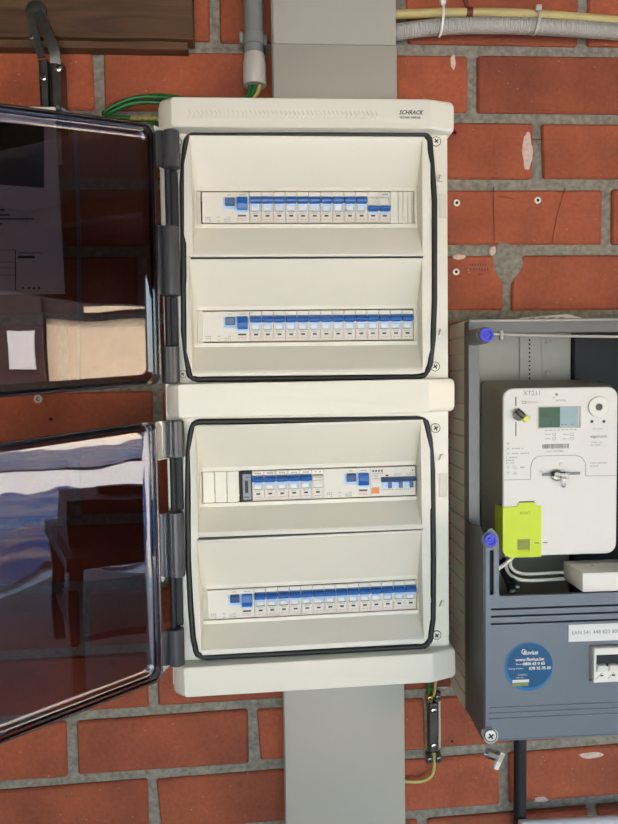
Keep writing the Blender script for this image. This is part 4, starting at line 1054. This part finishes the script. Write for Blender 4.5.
# display
a = at(538.8, 407.5, ym); b_ = at(579.5, 426.8, ym)
dsp = obj('display_frame', MB().plate([(a.x-.001, b_.z-.0015), (b_.x+.002, b_.z-.0015), (b_.x+.002, a.z+.001), (a.x-.001, a.z+.001)], [[(a.x, b_.z), (b_.x, b_.z), (b_.x, a.z), (a.x, a.z)]], YM-.0014, YM), PVC_L, met, 0)
xm_ = a.x+(b_.x-a.x)*.52
obj('display', MB().box(a.x, xm_, ym-.0001, YM+.0002, b_.z, a.z), LCD, dsp, 0)
obj('display', MB().box(xm_, b_.x-.002, ym-.0001, YM+.0002, b_.z, a.z), LCD_REFL, dsp, 0)  # pale right half paints a reflection on the display
pr = MB(); marks(pr, a.x+.003, a.x+.022, (a.z+b_.z)/2+.003, .007, ym-.0002, 6, 4, .35); marks(pr, a.x+.004, b_.x-.008, b_.z+.004, .0008, ym-.0002, 10, 5); obj('digits', pr, INK, dsp, 0)
text('XT211', at(523, 393.5, ym), .0098, INKG, met)
text('CE', at(521.5, 402.5, ym), .0062, INKG, met, bold=.0001)
text('M23 0123', at(526.5, 402.5, ym), .0042, INKG, met)
text('siconia', at(555.5, 400.2, ym), .0058, INKG, met)
pr = MB(); c = at(556.7, 394.5, ym); disc(pr, c.x, c.z, .0022, .0022, ym, ym+.0003, 14); c = at(553.8, 397.5, ym); disc(pr, c.x, c.z, .0010, .0010, ym, ym+.0003, 10)
obj('emblem', pr, INKG, met, 0)
text('sagemcom', at(590.5, 436.5, ym), .0060, INKG, met, bold=.0001)
text('Voldoet aan', at(591, 442.2, ym), .0034, INKG, met); text('EN 50470-1', at(591, 445.2, ym), .0034, INKG, met)
text('1SAG1105094850', at(590, 463.2, ym), .0036, INKG, met); text('BELGIUM', at(590, 466.2, ym), .0034, INKG, met)
text('1000 imp/kWh', at(592, 429.0, ym), .0028, INKG, met)
pr = MB(); a = at(542.5, 446.5, ym); rnd = random.Random(5); x_ = a.x
while x_ < a.x+.041:
    w2 = rnd.choice((.0004, .0007, .0011)); pr.box(x_, x_+w2, ym, ym+.0003, a.z-.0035, a.z+.0035); x_ += w2+rnd.choice((.0006, .001))
obj('barcode', pr, INKG, met, 0)
text('1SAG1105094850', at(546, 451.5, ym), .0036, INKG, met)
pr = MB()
for x_, y_ in ((545, 434.5), (563, 434.5), (545, 438.8), (563, 438.8)):
    c = at(x_, y_, ym); marks(pr, c.x, c.x+.009, c.z, .0010, ym, 5, int(x_+y_)); seg(pr, [(c.x+.012, c.z-.002), (c.x+.012, c.z+.002), (c.x+.016, c.z+.002), (c.x+.016, c.z-.002), (c.x+.012, c.z-.002)], .0004, ym)
for y_, n_ in ((448.5, 8), (453.5, 12), (457.5, 8), (460.3, 7), (463, 6)):
    c = at(512 if y_ < 455 else 506, y_, ym); marks(pr, c.x, c.x+.0022*n_, c.z, .0012, ym, n_, int(y_))
for y_ in (443.5, 448.5, 453.5, 467, 472.5):
    c = at(508, y_, ym); seg(pr, [(c.x-.002, c.z+.0015), (c.x, c.z-.0015), (c.x+.002, c.z+.0015)], .0005, ym)
c = at(514.5, 467.5, ym); seg(pr, [(c.x+.0025*math.cos(k*PI/5), c.z+.0025*math.sin(k*PI/5)) for k in range(11)], .0004, ym); marks(pr, c.x+.005, c.x+.016, c.z, .0014, ym, 6, 2)
c = at(515, 473, ym); seg(pr, [(c.x-.002, c.z-.0015), (c.x, c.z+.002), (c.x+.002, c.z-.0015), (c.x-.002, c.z-.0015)], .0004, ym)
marks(pr, at(545, 430, ym).x, at(578, 430, ym).x, at(560, 430, ym).z, .0010, ym, 8, 3)
c = at(561, 464, ym); seg(pr, [(c.x-.0018, c.z-.003), (c.x-.0018, c.z+.002), (c.x+.0012, c.z+.002), (c.x+.0018, c.z)], .0005, ym)
c = at(541, 472.5, ym); seg(pr, [(c.x+.003*math.cos(k*PI/5), c.z+.003*math.sin(k*PI/5)) for k in range(6)], .0004, ym)
obj('print', pr, INKG, met, 0)
# yellow terminal cover
yl0 = at(503, 508, YM-.002); yr0 = at(541.5, 506, YM-.002); yb = mzb-.0012
yt = Z(515, 506.5, YM-.002); yh = Z(527, 502.5, YM-.002)
poly = [(ml-.0012, yb+.010), (ml+.003, yb+.003), (ml+.010, yb), (yr0.x, yb), (yr0.x, yt), (X(535.5, 505, YM), yt), (X(534.5, 505, YM), yh), (X(518.5, 505, YM), yh), (X(517, 505, YM), yt), (ml-.0012, yt-.001)]
s0 = at(517.2, 539.3, YM-.002); s1 = at(530, 552.5, YM-.002)
hole_ = [(s0.x, s1.z), (s1.x, s1.z), (s1.x, s0.z), (s0.x, s0.z)]
yc = obj('terminal_cover', MB().plate(poly, [hole_], YM-.0022, YM-.0002), YEL, met, 30); yc['label'] = 'acid yellow terminal cover'
obj('terminal_cover_side', MB().box(ml-.0012, ml-.0002, YM-.001, YM+.034, yb+.009, yt-.001, .0003), YEL, met, 0)
obj('recess_floor', MB().box(s0.x, s1.x, YM-.0006, YM-.0001, s1.z, s0.z), OLIVE, yc, 0)
obj('recess_sill', MB().prism([(YM-.0021, s1.z), (YM-.0007, s1.z+.004), (YM-.0007, s1.z)], s0.x, s1.x, 'X'), YEL, yc, 0)
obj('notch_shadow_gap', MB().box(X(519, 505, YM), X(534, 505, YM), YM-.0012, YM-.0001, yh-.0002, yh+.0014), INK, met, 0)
text('PORT', at(520, 513.5, YM-.0026), .0064, OLIVE, yc)
for x_ in (534.5, 543.5): 
    c = at(x_, 543, YM-.0024); obj('slit', MB().box(c.x, c.x+.007, YM-.0026 if x_ < 540 else YM-.0004, YM-.0001, c.z-.0006, c.z+.0006), INK, met, 0)
# sealing seals on the meter
def seal(px, py, ang, label, slot_v, tint):
    c = at(px, py, YM-.004); t = thing('meter_seal', at(px, py, YM), label, 'seal')
    obj('clear_disc', MB().lathe(at(px-2, py+1, YM-.0005), (0, -1, 0), [(0, .0085), (.004, .0085), (.006, .0060)], 20), CLEAR, t)
    obj('barrel', rbox(c+Vector((0, -.004, 0)), .010, .004, .0042, ang, .0015), CLEAR, t)
    obj('core', rbox(c+Vector((0, -.004, 0)), .0065, .0018, .0020, ang, .0006), STEEL, t)
    e = c+Vector((math.cos(ang)*.0095, -.005, -math.sin(ang)*.0095))
    obj('lug', rbox(e, .0042, .0032, .0052, ang, .0012), tint, t)
    if slot_v: s_ = MB().box(at(516, 430, ym).x-.0006, at(516, 430, ym).x+.0006, ym-.0002, YM, Z(516, 436, YM), Z(516, 422, YM)).box(at(516, 400, ym).x-.0006, at(516, 400, ym).x+.0006, ym-.0002, YM, Z(516, 406, YM), Z(516, 397, YM))
    else: s_ = MB().box(X(541.5, 474, YM), X(553, 474, YM), YM-.0042, YM-.002, Z(545, 475.5, YM), Z(545, 473.3, YM), .0005).box(X(563, 473, YM), X(579, 473, YM), YM-.0042, YM-.002, Z(570, 474.5, YM), Z(570, 472, YM), .0005)
    obj('wire', s_, STEEL if not slot_v else INK, t)
seal(520, 414, .75, 'clear seal with yellow tip on the upper left of the meter face', True, mat('pale_yellow_tip', srgb(222, 220, 96), .4))
seal(558, 474, .12, 'clear seal across the middle of the meter face', False, CLEAR)
fl = at(564, 482, YM-.008); m = rbox(fl, .0028, .002, .008, .12, .001); obj('flag', m, CLEAR, [o for o in C.objects if o.name == 'meter_seal.001'][0])

# white terminal box in front, with cables
ax, az0, az1 = at(584, 575, YC), Z(584, 592, YC+.004), Z(584, 574, YC+.004)
t = thing('white_terminal_box', (ax.x+.05, YC+.05, cz_led), 'small white plastic box lying on the ledge under the meter', 'junction box')
YCB = -.128
bx = MB().box(ax.x, ax.x+.105, YC+.004, YCB, cz_led+.0005, az1, .002, 2)
obj('case', bx, WHITE, t)
c = at(590.5, 566.5, -.15); obj('lid_screw', MB().lathe((c.x, -.155, az1-.0002), (0, 0, 1), [(0, .0022), (.0012, .0020), (.0016, .001)], 12), CHROME, t)
obj('lid', MB().box(ax.x+.0004, ax.x+.1046, YC+.0044, YCB+.0004, az1-.0005, az1+.0012, .0005), WHITE, t)
def cabl(pts, r, m, label, name='white_cable'):
    return tag(obj(name, MB().tube([at(x, y, Y) for x, y, Y in pts], r, 10), m, smooth=60), label, 'cable')
cabl([(514, 552, -.10), (511, 559, -.12), (511, 567, -.135), (518, 572.5, -.135), (530, 574, -.135), (558, 572.5, -.13), (564, 572, -.128)], .0026, WHITE, 'white cable looping under the meter, inner bend')
cabl([(519, 551, -.085), (508, 559, -.112), (507, 570, -.13), (515, 578, -.150), (530, 580.5, -.150), (560, 579, -.145), (563, 579, -.142)], .0026, WHITE, 'white cable looping under the meter, outer bend')
cabl([(513, 557, -.12), (505, 564, -.13), (497, 569, -.135), (485, 573, -.12)], .003, WHITE, 'short white cable crossing left behind the cover arm')
for k, (px0, py0, px1, py1, r, lab) in enumerate(((503, 570, 512, 592, .0050, 'thick'), (508, 568, 517, 587, .0042, 'thinner'))):
    t = thing('cable_core', at(px1, py1, -.17), lab+' black cable core with metal end under the meter', 'cable', 'black cable cores under the meter')
    obj('insulation', MB().tube([at(px0-4, py0-8, -.09), at(px0, py0, -.12), at(px1, py1, -.165)], r, 12), BLACK, t, 60)
    e = at(px1, py1, -.165); e2 = at(px1+.8, py1+1.2, -.172); obj('end_cap', MB().lathe(e, e2-e, [(0, r*.95), (.003, r*.9), (.004, r*.5)], 14), STEEL, t)

# pipes at the bottom
x0 = X(520, 780, -.03)
t = thing('black_pipe', (x0, -.03, -1.45), 'black plastic pipe rising into the bottom of the meter cabinet', 'pipe')
pz = Z(520, 742, -.03)
obj('pipe', MB().lathe((x0, -.03, -1.45), (0, 0, 1), [(0, .0105), (pz+.02+1.45, .0105)], 20), BLACK, t, 40)
a = at(520, 828, -.05); b_ = at(640, 822, -.05)
t = thing('white_pipe', a, 'white plastic pipe crossing the very bottom right corner of the wall', 'pipe')
d = (b_-a).normalized(); obj('pipe', MB().lathe(a, d, [(0, .0105), (.001, .0125), (.6, .0125)], 20), PIPEW, t, 40)

# ================================================================== THE YARD (behind the viewer, seen in the doors)
tag(obj('ground', MB().box(-9, 22, -3.0, -26, -1.56, -1.48), GRAVEL, smooth=0), kind='structure')
tag(obj('ground', MB().box(3.2, 22, 6, -3.0, -1.56, -1.48), GRAVEL, smooth=0), kind='structure')
def yard_rect(name, d0, d1, s0, s1, z, m, seed):
    """wavy sheet lying in the yard, d along the view of the doors (right and back), s across"""
    D = Vector((.71, -.71, 0)); S = Vector((.71, .71, 0)); nd, ns = 60, 140; vs = []
    for i in range(nd+1):
        for j in range(ns+1):
            p = D*(d0+(d1-d0)*i/nd)+S*(s0+(s1-s0)*j/ns)
            e = .7*noise.noise(Vector((j*.15+seed, i*.05, 0)))
            p += D*e*(1 if i in (0, nd) else .6); vs.append((p.x, p.y, z+.05*noise.noise(Vector((p.x*2.2, p.y*2.2, seed)))+.025*noise.noise(p*6)))
    fs = [(i*(ns+1)+j, i*(ns+1)+j+1, (i+1)*(ns+1)+j+1, (i+1)*(ns+1)+j) for i in range(nd) for j in range(ns)]
    return obj(name, MB().add(vs, fs), m, None, 60)
tag(yard_rect('tarpaulin', 10.6, 14.0, -5, 9, -1.44, TARP, 1), 'blue tarpaulin lying far out in the yard', 'tarpaulin')
tag(yard_rect('tarpaulin', 4.3, 8.2, -3, 7, -1.43, TARP, 5), 'blue tarpaulin lying in the yard near the shelter', 'tarpaulin')
DV = Vector((.71, -.71, 0)); SV = Vector((.71, .71, 0))
def obox(mb, d0, d1, s0, s1, z0, z1):
    vs = [tuple(DV*d+SV*s_+Vector((0, 0, z))) for d in (d0, d1) for s_ in (s0, s1) for z in (z0, z1)]
    return mb.add(vs, [(0,1,3,2),(4,6,7,5),(0,4,5,1),(2,3,7,6),(0,2,6,4),(1,5,7,3)])
house = thing('garden_wall_building', DV*16, 'sunlit ivory rendered outbuilding across the yard', 'building')
obj('wall', obox(MB(), 16, 20, -1.7, 9, -1.48, 1.42), STUCCO, house, 0)
obj('roof', obox(MB(), 15.9, 20.4, -1.75, 9.5, 1.42, 2.6), DWOOD, house, 0)
obj('gutter', obox(MB(), 15.75, 15.9, -.8, 9.5, 1.62, 1.76), STUCCO, house, 0)
shed = thing('garden_shed', DV*14+SV*3, 'dark wooden shed with one pale window across the yard', 'shed')
obj('wall', obox(MB(), 15.5, 18, -8, -1.75, -1.48, 2.6), DWOOD, shed, 0)
obj('window', obox(MB(), 15.40, 15.5, -2.45, -1.9, .2, 1.1), PAPER, shed, 0)
wb = thing('workbench', (1.5, -1.9, -1.45), 'dark workbench standing in the shelter behind the viewer', 'workbench')
obj('bench_top', obox(MB(), 2.1, 3.0, -.12, 1.0, -.86, -.80), DWOOD, wb, 0)
for d_ in (2.15, 2.93):
    for q_ in (-.1, .92): obj('leg', obox(MB(), d_, d_+.06, q_, q_+.06, -1.45, -.86), DWOOD, wb, 0)
obj('lower_shelf', obox(MB(), 2.15, 2.95, -.08, .95, -1.2, -1.17), DWOOD, wb, 0)
tc_ = thing('tool_case', DV*2.5+Vector((0, 0, -.80)), 'black tool case standing on the workbench', 'case')
obj('case_body', obox(MB(), 2.3, 2.7, -.08, .6, -.80, -.585), BLACK, tc_, 0)
obj('case_handle', obox(MB(), 2.47, 2.53, .1, .4, -.585, -.55), BLACK, tc_, 0)
